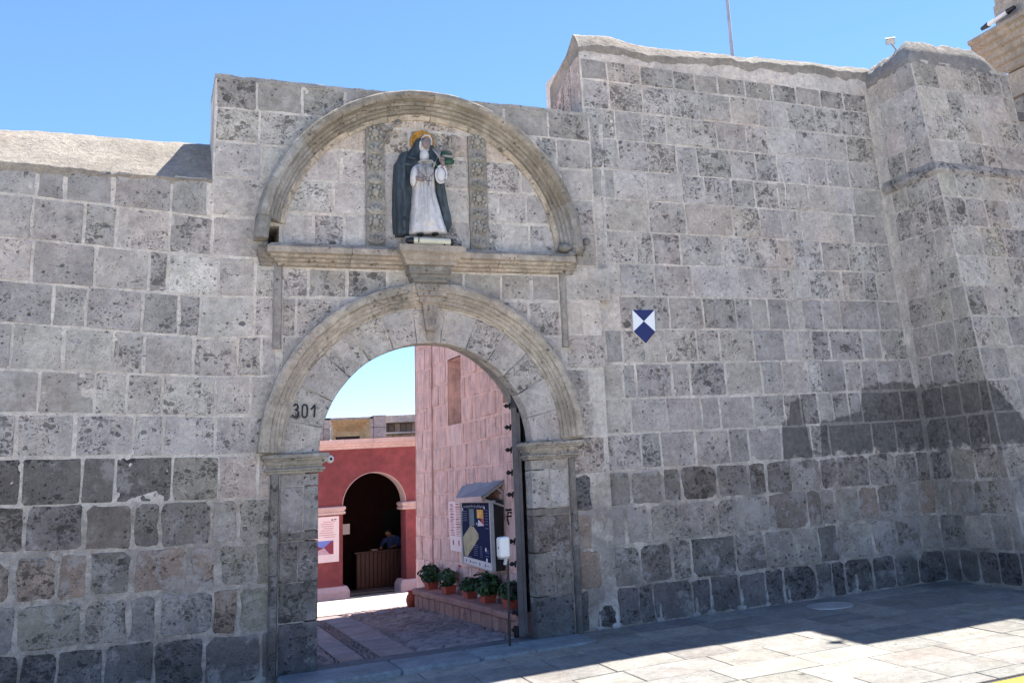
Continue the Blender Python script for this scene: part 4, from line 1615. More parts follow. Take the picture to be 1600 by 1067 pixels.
random.seed(21)
tower = thing('pink_stone_building', 'tall stone building inside the gate washed in rose paint with slit windows', 'building', (4.5, 2.5, 0))
PT, PY0, PY1 = 5.4, 0.74, 4.52
slits = [(2.58, 3.12, 2.15, 2.98), (0.55, 1.20, 2.26, 2.95)]


def pink_hole(u, v):
    return any(a < u < b and c < v < d for a, b, c, d in slits)


def pbed_h(u, v): return 0.006 * N(u, v, 61, 7.0) + 0.004 * N(u, v, 63, 23.0) + 0.002


# front sheet with slit openings
nu, nv = 110, 160
V, F = [], []
for j in range(nv + 1):
    for i in range(nu + 1):
        u = PY0 + (PY1 - PY0) * i / nu
        v = -0.35 + (PT + .35) * j / nv
        V.append(pink_surf(u, v, pbed_h(u, v)))
W = nu + 1
for j in range(nv):
    for i in range(nu):
        u = PY0 + (PY1 - PY0) * (i + .5) / nu
        v = -0.35 + (PT + .35) * (j + .5) / nv
        if pink_hole(u, v): continue
        F.append((j * W + i, (j + 1) * W + i, (j + 1) * W + i + 1, j * W + i + 1))
mk('mortar_bed', V, F, M_PINKM, tower, color=(0.55, 0.40, 0.40))
# body behind: ends, roof and rear
m = MB()
xa = PX0 - PK * PY1
m.add([(xa - .01, PY1, -.4), (9.0, PY1, -.4), (9.0, PY1, PT), (xa + .03, PY1, PT), (PX0 - PK * PY0 - .01, PY0, -.4), (9.0, PY0, -.4), (9.0, PY0, PT), (PX0 - PK * PY0 + .03, PY0, PT)],
      [(0, 1, 2, 3), (4, 7, 6, 5), (3, 2, 6, 7), (1, 5, 6, 2)])
m.build('side_walls', M_PINKM, tower, color=(0.5, 0.38, 0.38))
for (a, b, c, d) in slits:
    # splayed reveals
    rv = MB()
    ea, eb = a + 0.02, b + 0.0
    dp = 0.42
    P = lambda u, v, o: pink_surf(u, v, o)
    q = [P(a, c, 0), P(b, c, 0), P(b, d, 0), P(a, d, 0)]
    s = [P(a + .12, c + .10, -dp), P(b - .12, c + .10, -dp), P(b - .12, d - .06, -dp), P(a + .12, d - .06, -dp)]
    rv.add(q + s, [(0, 1, 5, 4), (1, 2, 6, 5), (2, 3, 7, 6), (3, 0, 4, 7), (4, 5, 6, 7)])
    rv.build('window_reveal', M_PINK, tower, color=(0.27, 0.20, 0.19))

random.seed(33)
prow = [-0.02]
while prow[-1] < PT - .2: prow.append(prow[-1] + random.uniform(0.23, 0.30))
prow[-1] = PT
for k in range(len(prow) - 1):
    z0, z1 = prow[k], prow[k + 1]
    js = [PY0 + .02]
    while js[-1] < 3.50: js.append(js[-1] + random.uniform(.17, .36))
    js[-1] = 3.72
    js2 = [3.84, random.uniform(4.05, 4.3), PY1 - .01]
    for jl in (js, js2):
        for a, b in zip(jl[:-1], jl[1:]):
            zz0, zz1 = z0, z1
            skip = False
            for (sa, sb, sc_, sd) in slits:
                if a < sb and b > sa and zz0 < sd and zz1 > sc_:
                    # trim sideways
                    if a < sa - .08: b = sa - .01
                    elif b > sb + .08: a = sb + .01
                    else: skip = True
            if skip or b - a < .05: continue
            pts = quad_outline(a, b, zz0, zz0, zz1, zz1, random.uniform(.012, .022), .005, .12)
            stone(tower, pink_surf, [p for p in pts[::-1]], random.uniform(.008, .022), jit(random.choice([(0.40, 0.28, 0.28), (0.33, 0.24, 0.24), (0.30, 0.24, 0.24)]), .1), M_PINK)
# pilaster with a groove at the far end
m = MB()
for (a, b, o) in ((3.735, 3.79, 0.03),):
    for z0, z1 in ((0.0, 1.3), (1.3, 2.6), (2.6, 4.0), (4.0, PT)):
        m = MB()
        P = pink_surf
        m.add([P(a, z0, -.02), P(b, z0, -.02), P(b, z0, o), P(a, z0, o), P(a, z1, -.02), P(b, z1, -.02), P(b, z1, o), P(a, z1, o)],
              [(0, 1, 2, 3), (4, 7, 6, 5), (0, 4, 5, 1), (1, 5, 6, 2), (2, 6, 7, 3), (3, 7, 4, 0)])
        m.build('quoin_roll', M_PINK, tower, color=(0.24, 0.19, 0.19))

# ------------------------------------------------------------------ planter along the pink wall
plan = thing('stone_planter', 'low red-washed stone planter wall along the foot of the pink building', 'planter', (3.3, 2, 0))


def plan_surf(u, v, o): return (3.235 - 0.042 * u - o, u, v)


m = MB()
m.add([plan_surf(0.26, -.05, 0), plan_surf(3.72, -.1, 0), plan_surf(3.72, .15, 0), plan_surf(0.26, .15, 0),
       (3.55, 0.26, -.05), (3.40, 3.72, -.1), (3.40, 3.72, .15), (3.55, .26, .15)],
      [(0, 3, 2, 1), (3, 7, 6, 2), (1, 2, 6, 5), (0, 4, 7, 3)])
m.build('mortar_core', M_PLANTER, plan, color=(0.42, 0.27, 0.25))
random.seed(4)
y = 0.27
while y < 3.68:
    L = min(random.uniform(.16, .34), 3.71 - y)
    if L < .05: break
    pts = quad_outline(y, y + L, -0.01, -0.01, 0.145, 0.145, .014, .003, .15)
    stone(plan, plan_surf, pts[::-1], .010, jit((0.33, 0.20, 0.17), .14), M_PLANTER)
    y += L
y = 0.27
while y < 3.7:
    L = min(random.uniform(.45, .8), 3.74 - y)
    if L < .1: break
    m = MB()
    a = plan_surf(y + .004, 0, 0.035)
    b = plan_surf(y + L - .004, 0, 0.035)
    dz = random.uniform(-.006, .006)
    m.add([(a[0], a[1], .145), (b[0], b[1], .145), (b[0] + .20, b[1], .145), (a[0] + .20, a[1], .145),
           (a[0], a[1], .21 + dz), (b[0], b[1], .21 + dz), (b[0] + .20, b[1], .215 + dz), (a[0] + .20, a[1], .215 + dz)],
          [(0, 1, 2, 3), (4, 7, 6, 5), (0, 4, 5, 1), (1, 5, 6, 2), (2, 6, 7, 3), (3, 7, 4, 0)])
    bevel(m.build('coping_stone', M_PLANTER, plan, color=jit((0.36, 0.20, 0.165), .1)), .014, 3)
    y += L


def potted(x, y, s, label, flowers, seed, big=1.0):
    random.seed(seed)
    t = thing('potted_geranium', label, 'potted plant', (x, y, 0.212), 'geraniums in terracotta boxes on the planter wall')
    m = MB()
    w, l, h = 0.065 * s, 0.11 * s, 0.085 * s
    z0 = 0.212
    V = [(x - w * .8, y - l * .85, z0), (x + w * .8, y - l * .85, z0), (x + w * .8, y + l * .85, z0), (x - w * .8, y + l * .85, z0),
         (x - w, y - l, z0 + h * .82), (x + w, y - l, z0 + h * .82), (x + w, y + l, z0 + h * .82), (x - w, y + l, z0 + h * .82)]
    w2, l2 = w * 1.08, l * 1.06
    V += [(x - w2, y - l2, z0 + h * .82), (x + w2, y - l2, z0 + h * .82), (x + w2, y + l2, z0 + h * .82), (x - w2, y + l2, z0 + h * .82),
          (x - w2, y - l2, z0 + h), (x + w2, y - l2, z0 + h), (x + w2, y + l2, z0 + h), (x - w2, y + l2, z0 + h)]
    F = [(0, 3, 2, 1)]
    for b0 in (0, 4, 8):
        for i in range(4):
            j = (i + 1) % 4
            F.append((b0 + i, b0 + j, b0 + 4 + j, b0 + 4 + i))
    m.add(V, F)
    m.build('pot', M_CLAY, t)
    m = MB()
    m.add([(x - w, y - l, z0 + h * .9), (x + w, y - l, z0 + h * .9), (x + w, y + l, z0 + h * .9), (x - w, y + l, z0 + h * .9)], [(0, 1, 2, 3)])
    m.build('soil', M_WOOD_DARK, t)
    st = MB()
    lf = MB()
    lf2 = MB()
    for k in range(13):
        a = random.uniform(0, 2 * PI)
        r = random.uniform(.2, 1.0)
        tip = Vector((x + math.cos(a) * r * .11 * s * big, y + math.sin(a) * r * .18 * s * big, z0 + h + random.uniform(.06, .20) * s * big))
        basep = Vector((x + math.cos(a) * .02, y + math.sin(a) * .04, z0 + h * .9))
        st.tube([basep, (basep + tip) / 2 + Vector((0, 0, .02)), tip], [.004, .0035, .003], 4, False)
    st.build('stem', M_LEAF2, t)
    for k in range(int(420 * big)):
        while True:
            d = Vector((random.uniform(-1, 1), random.uniform(-1, 1), random.uniform(-1, 1)))
            if .25 < d.length < 1: break
        bump_ = 0.80 + 0.35 * N(d.x * 2, d.y * 2, d.z * 2 + seed)
        c = Vector((x - .01 + d.x * .135 * s * big * bump_, y + d.y * .26 * s * big * bump_, z0 + h + .085 * s * big + d.z * .125 * s * big * bump_))
        rr = random.uniform(.014, .026) * s
        nrm = (d * .7 + Vector((random.uniform(-.6, .6), random.uniform(-.6, .6), random.uniform(.1, .9)))).normalized()
        t1 = nrm.orthogonal().normalized()
        t2 = nrm.cross(t1)
        P = [c]
        for q in range(6):
            an = q * PI / 3 + .3
            P.append(c + (t1 * math.cos(an) + t2 * math.sin(an)) * rr * random.uniform(.85, 1.1) + nrm * .005)
        (lf if random.random() < .68 else lf2).add(P, [(0, 1 + q, 1 + (q + 1) % 6) for q in range(6)])
    lf.build('foliage', M_LEAF, t)
    lf2.build('foliage', M_LEAF2, t)
    for (fx, fy, fz, mat) in flowers:
        m = MB()
        for q in range(9):
            m.ell((x + fx + random.uniform(-.012, .012), y + fy + random.uniform(-.012, .012), z0 + h + fz + random.uniform(-.010, .010)), (.009, .009, .008), 6, 4)
        m.tube([(x + fx * .6, y + fy * .6, z0 + h + .06), (x + fx, y + fy, z0 + h + fz)], .0025, 4)
        m.build('flower', mat, t)


potted(3.21, 3.42, 1.0, 'bushy potted geranium farthest from the gate, at the end of the stone planter', [(-.1, -.05, .05, M_FLOWW)], 1, 1.08)
potted(3.24, 2.72, 1.0, 'potted geranium below the pale notice sheet with a single red bloom on a tall stalk', [(.02, -.42, .24, M_FLOWER), (-.1, -.1, .06, M_FLOWW)], 2, 1.0)
potted(3.27, 1.95, .92, 'small potted geranium left of the biggest one under the blue poster', [(-.05, -.1, .2, M_FLOWW)], 3, .82)
potted(3.29, 1.38, 1.05, 'largest bushy geranium drooping over the planter below the blue poster', [(-.12, -.1, .0, M_FLOWW)], 4, 1.15)
potted(3.33, .70, 1.0, 'geranium in a red pot nearest the open door leaf, behind the dispenser pole', [(-.02, -.1, .22, M_FLOWW)], 5, .95)

# clay jar at the corner of the planter
jx, jy = on_ground(645, 944, -0.03).x - .0, 3.98
jar = thing('clay_jar', 'red clay jar standing on the floor at the far end of the stone planter', 'jar', (3.10, 4.02, yard_z(4.02)))
m = MB()
m.lathe((3.10, 4.02, yard_z(4.02)), [(.030, 0), (.045, .02), (.062, .07), (.066, .11), (.055, .155), (.038, .18), (.036, .19), (.044, .205), (.040, .207), (.030, .20)], 20)
m.build('body', M_CLAY, jar, smooth=True)
m = MB()
m.lathe((3.10, 4.02, yard_z(4.02)), [(.0405, .206), (.046, .210), (.046, .216), (.036, .216)], 20)
m.build('rim', M_FLOWER, jar, smooth=True)

# ------------------------------------------------------------------ poster case, notice sheet
PH = 3.2
P0 = (3.37, 2.6)


def pv(x, y, off=0.0):
    q = on_vert(x, y, P0, PH)
    h = math.radians(PH)
    return q + Vector((-math.cos(h), math.sin(h), 0)) * off


case = thing('poster_case', 'wooden-roofed display case with a dark blue poster hung on the pink wall', 'poster case', (3.37, 1.7, 0.5))
TL, TR, BL, BR = pv(720, 783), pv(766, 782), pv(724.5, 879), pv(770.5, 893)


def face(u, v, o=0.0):   # u 0..1 far->near, v 0..1 bottom->top
    b = BL.lerp(BR, u)
    t = TL.lerp(TR, u)
    h = math.radians(PH)
    return b.lerp(t, v) + Vector((-math.cos(h), math.sin(h), 0)) * o


def fbox(u0, u1, v0, v1, o0, o1, name, mat, parent):
    m = MB()
    m.add([face(u0, v0, o0), face(u1, v0, o0), face(u1, v1, o0), face(u0, v1, o0), face(u0, v0, o1), face(u1, v0, o1), face(u1, v1, o1), face(u0, v1, o1)],
          [(0, 1, 2, 3), (4, 7, 6, 5), (0, 4, 5, 1), (1, 5, 6, 2), (2, 6, 7, 3), (3, 7, 4, 0)])
    return m.build(name, mat, parent)


fbox(0, 1, 0, 1, -0.045, 0.0, 'backboard', M_BLACK, case)
m = MB()
wn1, wn2 = TR + Vector((.13, 0, 0)), BR + Vector((.13, 0, 0))
m.add([TR, BR, wn2, wn1, TR + Vector((0, .02, 0)), BR + Vector((0, .02, 0)), wn2 + Vector((0, .02, 0)), wn1 + Vector((0, .02, 0))], [(0, 1, 2, 3), (4, 7, 6, 5), (0, 4, 5, 1), (1, 5, 6, 2), (2, 6, 7, 3), (3, 7, 4, 0)])
m.build('shadow_gap_panel', M_BLACK, case)  # black panel stands in for the shadow gap beside the poster
fbox(-.01, .03, 0, 1, -0.05, 0.016, 'frame_stile', M_GREYMET, case)
fbox(.978, 1.004, 0, 1, -0.03, 0.010, 'frame_stile', M_GREYMET, case)
fbox(-.01, 1.01, .975, 1.0, -0.05, 0.017, 'frame_rail', M_GREYMET, case)
pos = fbox(.03, .965, .115, .975, 0.0, 0.004, 'poster', M_NAVY, case)
fbox(.03, .965, 0.005, .113, 0.0, 0.004, 'logo_strip', M_PAPERW, case)
pk = 0.0065


def fpoly(pts, o, name, mat, parent):
    m = MB()
    V = [face(u, v, o) for u, v in pts] + [face(u, v, o - .0015) for u, v in pts]
    n = len(pts)
    m.add(V, [tuple(range(n)), tuple(range(n, 2 * n))[::-1]] + [(i, (i + 1) % n, n + (i + 1) % n, n + i) for i in range(n)])
    return m.build(name, mat, parent)


fpoly([(.04, .42), (.33, .62), (.45, .60), (.60, .50), (.60, .44), (.17, .12), (.07, .13)], pk, 'site_plan', M_TAN, pos)
for (a, b, c, d, mt) in [(.30, .47, .62, .88, M_TEAL), (.57, .78, .74, .87, M_AMBER), (.70, .79, .64, .74, M_INKR)]:
    fpoly([(a, c), (b, c), (b, d), (a, d)], pk, 'printed_picture', mt, pos)
fpoly([(.58, .62), (.80, .635), (.62, .72)], pk + .001, 'printed_picture', M_PAPERW, pos)


def text_on(body, u, v, size, o, mat, parent, name, width=None):
    cu = bpy.data.curves.new(name, 'FONT')
    cu.body = body
    cu.size = size
    cu.extrude = 0.0005
    tmp = bpy.data.objects.new(name, cu)
    COL.objects.link(tmp)
    bpy.context.view_layer.update()
    me = bpy.data.meshes.new_from_object(tmp.evaluated_get(bpy.context.evaluated_depsgraph_get()))
    bpy.data.objects.remove(tmp)
    xs_ = [q.co.x for q in me.vertices]
    if not xs_: return None
    k = (width / (max(xs_) - min(xs_))) if width else 1.0
    org = face(u, v, o)
    h = math.radians(PH)
    ex = -Vector((math.sin(h), math.cos(h), 0))
    nn = Vector((-math.cos(h), math.sin(h), 0))
    V = [org + ex * (q.co.x * k) + Vector((0, 0, 1)) * q.co.y + nn * q.co.z for q in me.vertices]
    F = [tuple(p.vertices) for p in me.polygons]
    bpy.data.meshes.remove(me)
    return mk(name, V, F, mat, parent)


# the title is an ornate script, too small to read: pen loops of the same size
m = MB()
def script_line(m, u0, u1, v, h, o, seed, w):
    random.seed(seed)
    n = int((u1 - u0) / 0.012)
    pts = []
    for i in range(n):
        u = u0 + (u1 - u0) * i / n
        k = random.choice([1, 1, .6, 1.6, .5])
        pts.append(face(u + random.uniform(-.004, .004), v + h * k * (.5 if i % 2 else -.4) * random.uniform(.5, 1), o))
    m.tube(pts, w, 4, False)


script_line(m, .10, .82, .915, .040, pk, 3, .0022)
m.build('script_title', M_LAV, pos)
for (u0, u1, vs_) in ((.06, .24, [.84, .81, .78, .75, .72, .69]), (.83, .94, [.86, .82, .78, .74, .70, .66, .60]), (.40, .58, [.33, .30]), (.42, .56, [.27, .24, .21, .18]), (.62, .72, [.32, .29, .26, .23, .20, .17]), (.80, .92, [.28, .25, .20]), (.18, .36, [.135])):
    m = MB()
    for v in vs_:
        script_line(m, u0, u1, v, .006, pk, int(v * 1000), .0013)
    m.build('printed_lines', M_LAV, pos)
for (u, v, r) in ((.07, .87, .018), (.82, .90, .016), (.82, .29, .022), (.84, .14, .022), (.55, .655, .012)):
    m = MB()
    m.ell(face(u, v, pk), (.004, r, r), 12, 8)
    m.build('printed_emblem', M_SIGNW, pos)
m = MB()
for u in (.13, .27, .60, .78):
    m.ell(face(u, .06, .006), (.003, .018, .018), 10, 6)
script_line(m, .34, .52, .058, .01, .006, 8, .002)
script_line(m, .82, .94, .058, .01, .006, 9, .002)
m.build('printed_emblems', M_INK, case, kind='stuff')
# little lean-to roof with struts
rA, rB = face(.02, 1.03, .05), face(1.02, 1.045, .08)
wA, wB = Vector(pink_surf(rA.y, 1.44, .0)), Vector(pink_surf(rB.y, 1.46, 0))
m = MB()
up3 = Vector((0, 0, .018))
fA, fB = rA + Vector((-.02, 0, -.0)), rB + Vector((-.02, 0, -.0))
m.add([fA, fB, wB, wA, fA + up3, fB + up3, wB + up3, wA + up3], [(0, 3, 2, 1), (4, 5, 6, 7), (0, 1, 5, 4), (1, 2, 6, 5), (2, 3, 7, 6), (3, 0, 4, 7)])
roof = m.build('roof', M_SLATE, case)
m = MB()
m.add([fA + Vector((-.006, 0, -.035)), fB + Vector((-.006, 0, -.035)), fB + Vector((-.006, 0, .02)), fA + Vector((-.006, 0, .02)),
       fA + Vector((.014, 0, -.035)), fB + Vector((.014, 0, -.035)), fB + Vector((.014, 0, .02)), fA + Vector((.014, 0, .02))],
      [(0, 1, 2, 3), (4, 7, 6, 5), (0, 4, 5, 1), (1, 5, 6, 2), (2, 6, 7, 3), (3, 7, 4, 0)])
m.build('fascia_board', M_CREAM, case)
for yy in (fB.y + .02,):
    m = MB()
    wall = lambda z: Vector(pink_surf(yy, z, .005))
    m.tube([Vector((fB.x + .02, yy, fB.z - .01)), wall(1.18)], .011, 6)
    m.tube([wall(1.45), wall(1.12)], .012, 6)
    m.tube([Vector((fB.x + .02, yy, fB.z)), wall(1.44)], .011, 6)
    m.tube([wall(1.30) - Vector((.09, 0, -.08)), wall(1.30)], .008, 6)
    m.build('roof_bracket', M_GREYMET, case)

sheet = thing('notice_sheet', 'narrow pale pink printed notice fixed to the pink wall left of the blue poster', 'notice', (3.36, 2.85, 0.9))
def wl(x, y, o=0.040):
    d = ray(x, y)
    X0 = PX0 - o + 0.012
    t = (X0 - CAM_POS.x - PK * CAM_POS.y) / (d.x + PK * d.y)
    return CAM_POS + d * t
q = [wl(700.5, 784), wl(721, 782), wl(723.5, 863), wl(704, 859)]
m = MB()
bk = Vector((.020, 0, 0))
m.add(q + [p + bk for p in q], [(0, 1, 2, 3), (4, 7, 6, 5), (0, 4, 5, 1), (1, 5, 6, 2), (2, 6, 7, 3), (3, 7, 4, 0)])
m.build('board', M_PAPER, sheet)
def sq(u, v, o=.003):
    a = q[0].lerp(q[1], u)
    b = q[3].lerp(q[2], u)
    return a.lerp(b, v) + Vector((-o, 0, 0))
for u0, u1 in ((.10, .46), (.54, .92)):
    m = MB()
    v = .06
    while v < .70:
        rr = .003 if random.random() > .3 else .0055
        m.tube([sq(u0 + random.uniform(0, .05), v), sq(u1 - random.uniform(0, .14), v)], rr, 4, False)
        v += .033
    m.tube([sq((u0 + u1) / 2, .78), sq((u0 + u1) / 2, .88)], .008, 5, False)
    m.build('printed_lines', M_INKR, sheet)

# ------------------------------------------------------------------ hand sanitiser stand
dsp = thing('sanitizer_stand', 'white hand gel dispenser on a thin black pole beside the door threshold', 'dispenser', (3.01, -0.16, 0))
m = MB()
m.box(2.918, 3.022, -0.235, -0.135, 0.765, 0.95)
o = m.build('dispenser_case', M_WHITE, dsp)
bevel(o, .022, 4)
m = MB()
m.box(2.93, 3.01, -0.2365, -0.13, 0.757, 0.763)
m.box(3.0225, 3.028, -0.20, -0.15, 0.78, 0.93)
m.build('nozzle_tray', M_GREYMET, dsp)
m = MB()
m.ell((2.918, -0.20, 0.855), (.004, .010, .013), 8, 6)
m.build('level_window', M_BLACK, dsp)
m = MB()
m.tube([(3.005, -0.175, 0.0), (3.012, -0.172, 0.72), (3.012, -0.172, 0.90)], .0115, 10)
m.build('pole', M_BLACK, dsp)
m = MB()
m.tube([(2.985, -0.172, 0.70), (3.0, -0.172, 0.76)], .018, 8)
m.build('bracket', M_GREYMET, dsp)

# security camera beside the left impost
cc = on_front(515.5, 717, 0.10)
cctv = thing('security_camera', 'small white dome security camera beside the left door capital', 'camera', (cc.x, cc.y, cc.z))
m = MB()
m.ell(cc, (.036, .036, .036), 16, 10)
m.build('dome', M_WHITE, cctv, smooth=True)
m = MB()
m.tube([cc + Vector((-.015, 0, .01)), cc + Vector((-.075, .02, -.01))], .024, 12)
m.build('mount', M_WHITE, cctv)
m = MB()
m.ell(cc + Vector((.004, -.030, 0)), (.014, .010, .014), 10, 8)
m.build('lens', M_BLACK, cctv, smooth=True)

# ------------------------------------------------------------------ red arcade building
FY = 10.93
red = thing('red_arcade_building', 'deep red arcade at the back of the courtyard with a pale arch trim and cornice', 'building', (3.9, FY, -0.5))
ax, az, ar = 4.02, 1.17, 0.615
gz = -0.51
x0, x1 = 3.41, 4.64
V, F = [], []
n = 24
arc = [(ax + (x1 - ax) * math.cos(PI * i / n) if i < n / 2 else ax + (ax - x0) * math.cos(PI * i / n), az + ar * math.sin(PI * i / n)) for i in range(n + 1)]
def wallface(y, flip):
    b = len(V)
    for (x, z) in arc: V.append((x, y, z))
    for (x, z) in arc: V.append((x, y, 2.25))
    for p in ((x1, y, gz - .1), (7.5, y, gz - .1), (7.5, y, 2.25), (7.5, y, az), (x0, y, gz - .1), (-3.0, y, gz - .1), (-3.0, y, 2.25), (-3.0, y, az)): V.append(p)
    c = b + 2 * (n + 1)
    fs = [(b + i + 1, b + i, b + n + 1 + i, b + n + 2 + i) for i in range(n)]
    fs += [(c, c + 1, c + 3, b), (b, c + 3, c + 2, b + n + 1), (c + 5, c + 4, b + n, c + 7), (c + 7, b + n, b + 2 * n + 1, c + 6)]
    for f in fs: F.append(f if not flip else f[::-1])
wallface(FY, False)
wallface(FY + .45, True)
nb = 2 * (n + 1) + 8
F.append((2 * (n + 1) + 6, n + 1 + n, nb + n + 1 + n, nb + 2 * (n + 1) + 6))
F.append((n + 1, 2 * (n + 1) + 2, nb + 2 * (n + 1) + 2, nb + n + 1))
for i in range(n): F.append((n + 1 + i, nb + n + 1 + i, nb + n + 2 + i, n + 2 + i))
mk('wall', V, F, M_RED, red)
# pale intrados of the arch
V, F = [], []
for i in range(n + 1):
    x, z = arc[i]
    k = 1.0
    for (s, y) in ((1.0, FY - .006), (.985, FY - .006), (.985, FY + .45), (1.0, FY + .45)):
        V.append((ax + (x - ax) * s, y, az + (z - az) * s))
for i in range(n):
    for j in range(4):
        k = (j + 1) % 4
        F.append((i * 4 + j, i * 4 + k, (i + 1) * 4 + k, (i + 1) * 4 + j))
mk('arch_soffit', V, F, M_CREAM, red)
for (xa, xb) in ((x0 - .006, x0 + .01), (x1 - .01, x1 + .006)):
    m = MB()
    m.box(xa, xb, FY + .002, FY + .44, gz, az - .16)
    m.build('arch_jamb', M_RED, red)
for (xa, xb) in ((-3.0, 3.46), (4.56, 7.5)):
    lv = [(az + .01, .02), (az - .005, .055), (az - .05, .06), (az - .06, .04), (az - .09, .035), (az - .10, .055), (az - .135, .05), (az - .15, .01)]
    m = MB()
    V, F = [], []
    for z, o in lv:
        V += [(xa, FY + .46, z), (xa, FY - o, z), (xb + (o - .05 if xa < 0 else 0), FY - o, z), (xb + (o - .05 if xa < 0 else 0), FY + .46, z)]
        if xa > 0:
            V[-4] = (xa - o + .05, FY + .46, z)
            V[-3] = (xa - o + .05, FY - o, z)
    for l in range(len(lv) - 1):
        for j in range(4):
            k = (j + 1) % 4
            F.append((l * 4 + j, (l + 1) * 4 + j, (l + 1) * 4 + k, l * 4 + k))
    F += [(0, 1, 2, 3), tuple(len(V) - 4 + i for i in range(4))[::-1]]
    mk('capital_band', V, F, M_CREAM, red)
for (xa, xb) in ((2.3, 3.50), (4.54, 5.6)):
    m = MB()
    V = [(xa - .04, FY - .10, gz - .1), (xb + .04, FY - .10, gz - .1), (xb + .04, FY + .5, gz - .1), (xa - .04, FY + .5, gz - .1),
         (xa - .04, FY - .10, gz + .13), (xb + .04, FY - .10, gz + .13), (xb + .04, FY + .5, gz + .13), (xa - .04, FY + .5, gz + .13),
         (xa, FY - .03, gz + .22), (xb, FY - .03, gz + .22), (xb, FY + .45, gz + .22), (xa, FY + .45, gz + .22)]
    F = [(0, 3, 2, 1), (8, 9, 10, 11)]
    for b in (0, 4):
        for i in range(4):
            j = (i + 1) % 4
            F.append((b + i, b + j, b + 4 + j, b + 4 + i))
    bevel(mk('plinth', V, F, M_CREAM, red), .02, 3)
# cornice in long blocks
x = -3.0
while x < 7.5:
    L = random.uniform(.5, .75)
    m = MB()
    sec = [(0.01, 2.24), (-.05, 2.25), (-.055, 2.29), (-.09, 2.30), (-.10, 2.34), (-.14, 2.35), (-.15, 2.43), (.5, 2.45), (.5, 2.24)]
    V = [(x + .002, FY + y, z) for y, z in sec] + [(x + L - .002, FY + y, z + .003) for y, z in sec]
    k = len(sec)
    m.add(V, [tuple(range(k))[::-1], tuple(range(k, 2 * k))] + [(i, (i + 1) % k, k + (i + 1) % k, k + i) for i in range(k)])
    m.build('cornice_block', M_CREAM, red)
    x += L
# dark room behind the arch
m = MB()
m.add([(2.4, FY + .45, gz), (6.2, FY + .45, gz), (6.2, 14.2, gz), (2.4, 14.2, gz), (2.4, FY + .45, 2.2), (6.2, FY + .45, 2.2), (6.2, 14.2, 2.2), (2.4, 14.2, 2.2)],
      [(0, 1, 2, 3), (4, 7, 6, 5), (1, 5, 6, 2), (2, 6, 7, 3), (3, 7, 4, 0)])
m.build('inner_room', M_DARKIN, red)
m = MB()
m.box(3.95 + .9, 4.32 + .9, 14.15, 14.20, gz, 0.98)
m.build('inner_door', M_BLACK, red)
m = MB()
m.box(2.6, 6.0, FY + .46, FY + 1.1, gz, gz + .02)
m.build('sill_step', M_PAVE, red, color=(0.17, 0.14, 0.14))

# notice on the red pillar
a, b = on_front(470, 809, FY - .02), on_front(529.5, 876, FY - .02)
nb_ = thing('notice_board', 'pale notice board with a small photo, on the red pillar left of the arch', 'notice', (3.2, FY - .02, .6))
m = MB()
m.box(a.x, b.x, FY - .03, FY + .004, .165, 1.0)
m.build('board', M_PAPER, nb_)
px1 = on_front(520.5, 860, FY).x
m = MB()
m.box(a.x, px1, FY - .034, FY - .031, .31, .56)
ph = m.build('photo_print', M_PHOTO_SKY, nb_)
def xz(pts, y, name, mat, parent):
    m = MB()
    V = [(x, y, z) for x, z in pts] + [(x, y + .002, z) for x, z in pts]
    n_ = len(pts)
    m.add(V, [tuple(range(n_)), tuple(range(n_, 2 * n_))[::-1]] + [(i, n_ + i, n_ + (i + 1) % n_, (i + 1) % n_) for i in range(n_)])
    m.build(name, mat, parent)
c0 = px1 - .17
xz([(px1, .31), (px1, .55), (px1 - .05, .54), (c0, .44), (px1 - .07, .31)], FY - .037, 'printed_wall', M_PHOTO_RED, ph)
xz([(a.x, .31), (c0 - .1, .37), (c0 - .02, .43), (c0 - .14, .47), (a.x, .52)], FY - .037, 'printed_wall', M_PHOTO_RED, ph)
xz([(a.x + .1, .312), (px1 - .07, .312), (c0, .43), (c0 - .08, .40)], FY - .040, 'printed_path', M_PHOTO_PINK, ph)
for z in (.90, .86, .82, .78, .74, .70, .66, .62):
    m = MB()
    m.box(b.x - random.uniform(.25, .38), b.x - random.uniform(.06, .14), FY - .033, FY - .031, z, z + .007)
    m.build('printed_line', M_INKR, nb_)
m = MB()
m.box(b.x - .14, b.x - .11, FY - .033, FY - .031, .925, .95)
m.box(b.x - .09, b.x - .05, FY - .033, FY - .031, .93, .95)
m.build('printed_logo', M_INK, nb_)
# sheet hanging inside the arch on the left
note = thing('paper_sheet', 'plain white paper sheet hung inside the dark arch near its left jamb', 'paper', (3.70, 12.0, .7))
p1, p2 = on_front(534, 819, 12.0), on_front(546.5, 834, 12.0)
m = MB()
m.box(p1.x, p2.x, 12.0, 12.006, p2.z, p1.z)
m.build('sheet', M_PAPERW, note)

# reception counter
ctr = thing('reception_counter', 'dark red-brown boarded reception counter inside the arch', 'counter', (4.3, 12.2, gz))
c1, c2 = on_front(557, 862, 12.2), on_front(640, 857, 12.2)
n = 13
for i in range(n):
    m = MB()
    xa, xb = c1.x + (c2.x - c1.x) * i / n, c1.x + (c2.x - c1.x) * (i + 1) / n
    m.box(xa + .004, xb - .004, 12.18, 12.205, gz + .02, .19)
    bevel(m.build('board', M_WOOD_DARK, ctr), .005, 1)
m = MB()
m.box(c1.x - .05, c2.x + .1, 12.15, 12.75, .19, .225)
bevel(m.build('counter_top', M_WOOD_DARK, ctr), .006, 2)
m = MB()
m.box(c1.x, c2.x + .05, 12.206, 12.7, gz, .188)
m.build('carcass', M_WOOD_DARK, ctr)
pap = thing('paper_stack', 'small stack of white papers lying on the reception counter', 'papers', (4.25, 12.35, .225))
m = MB()
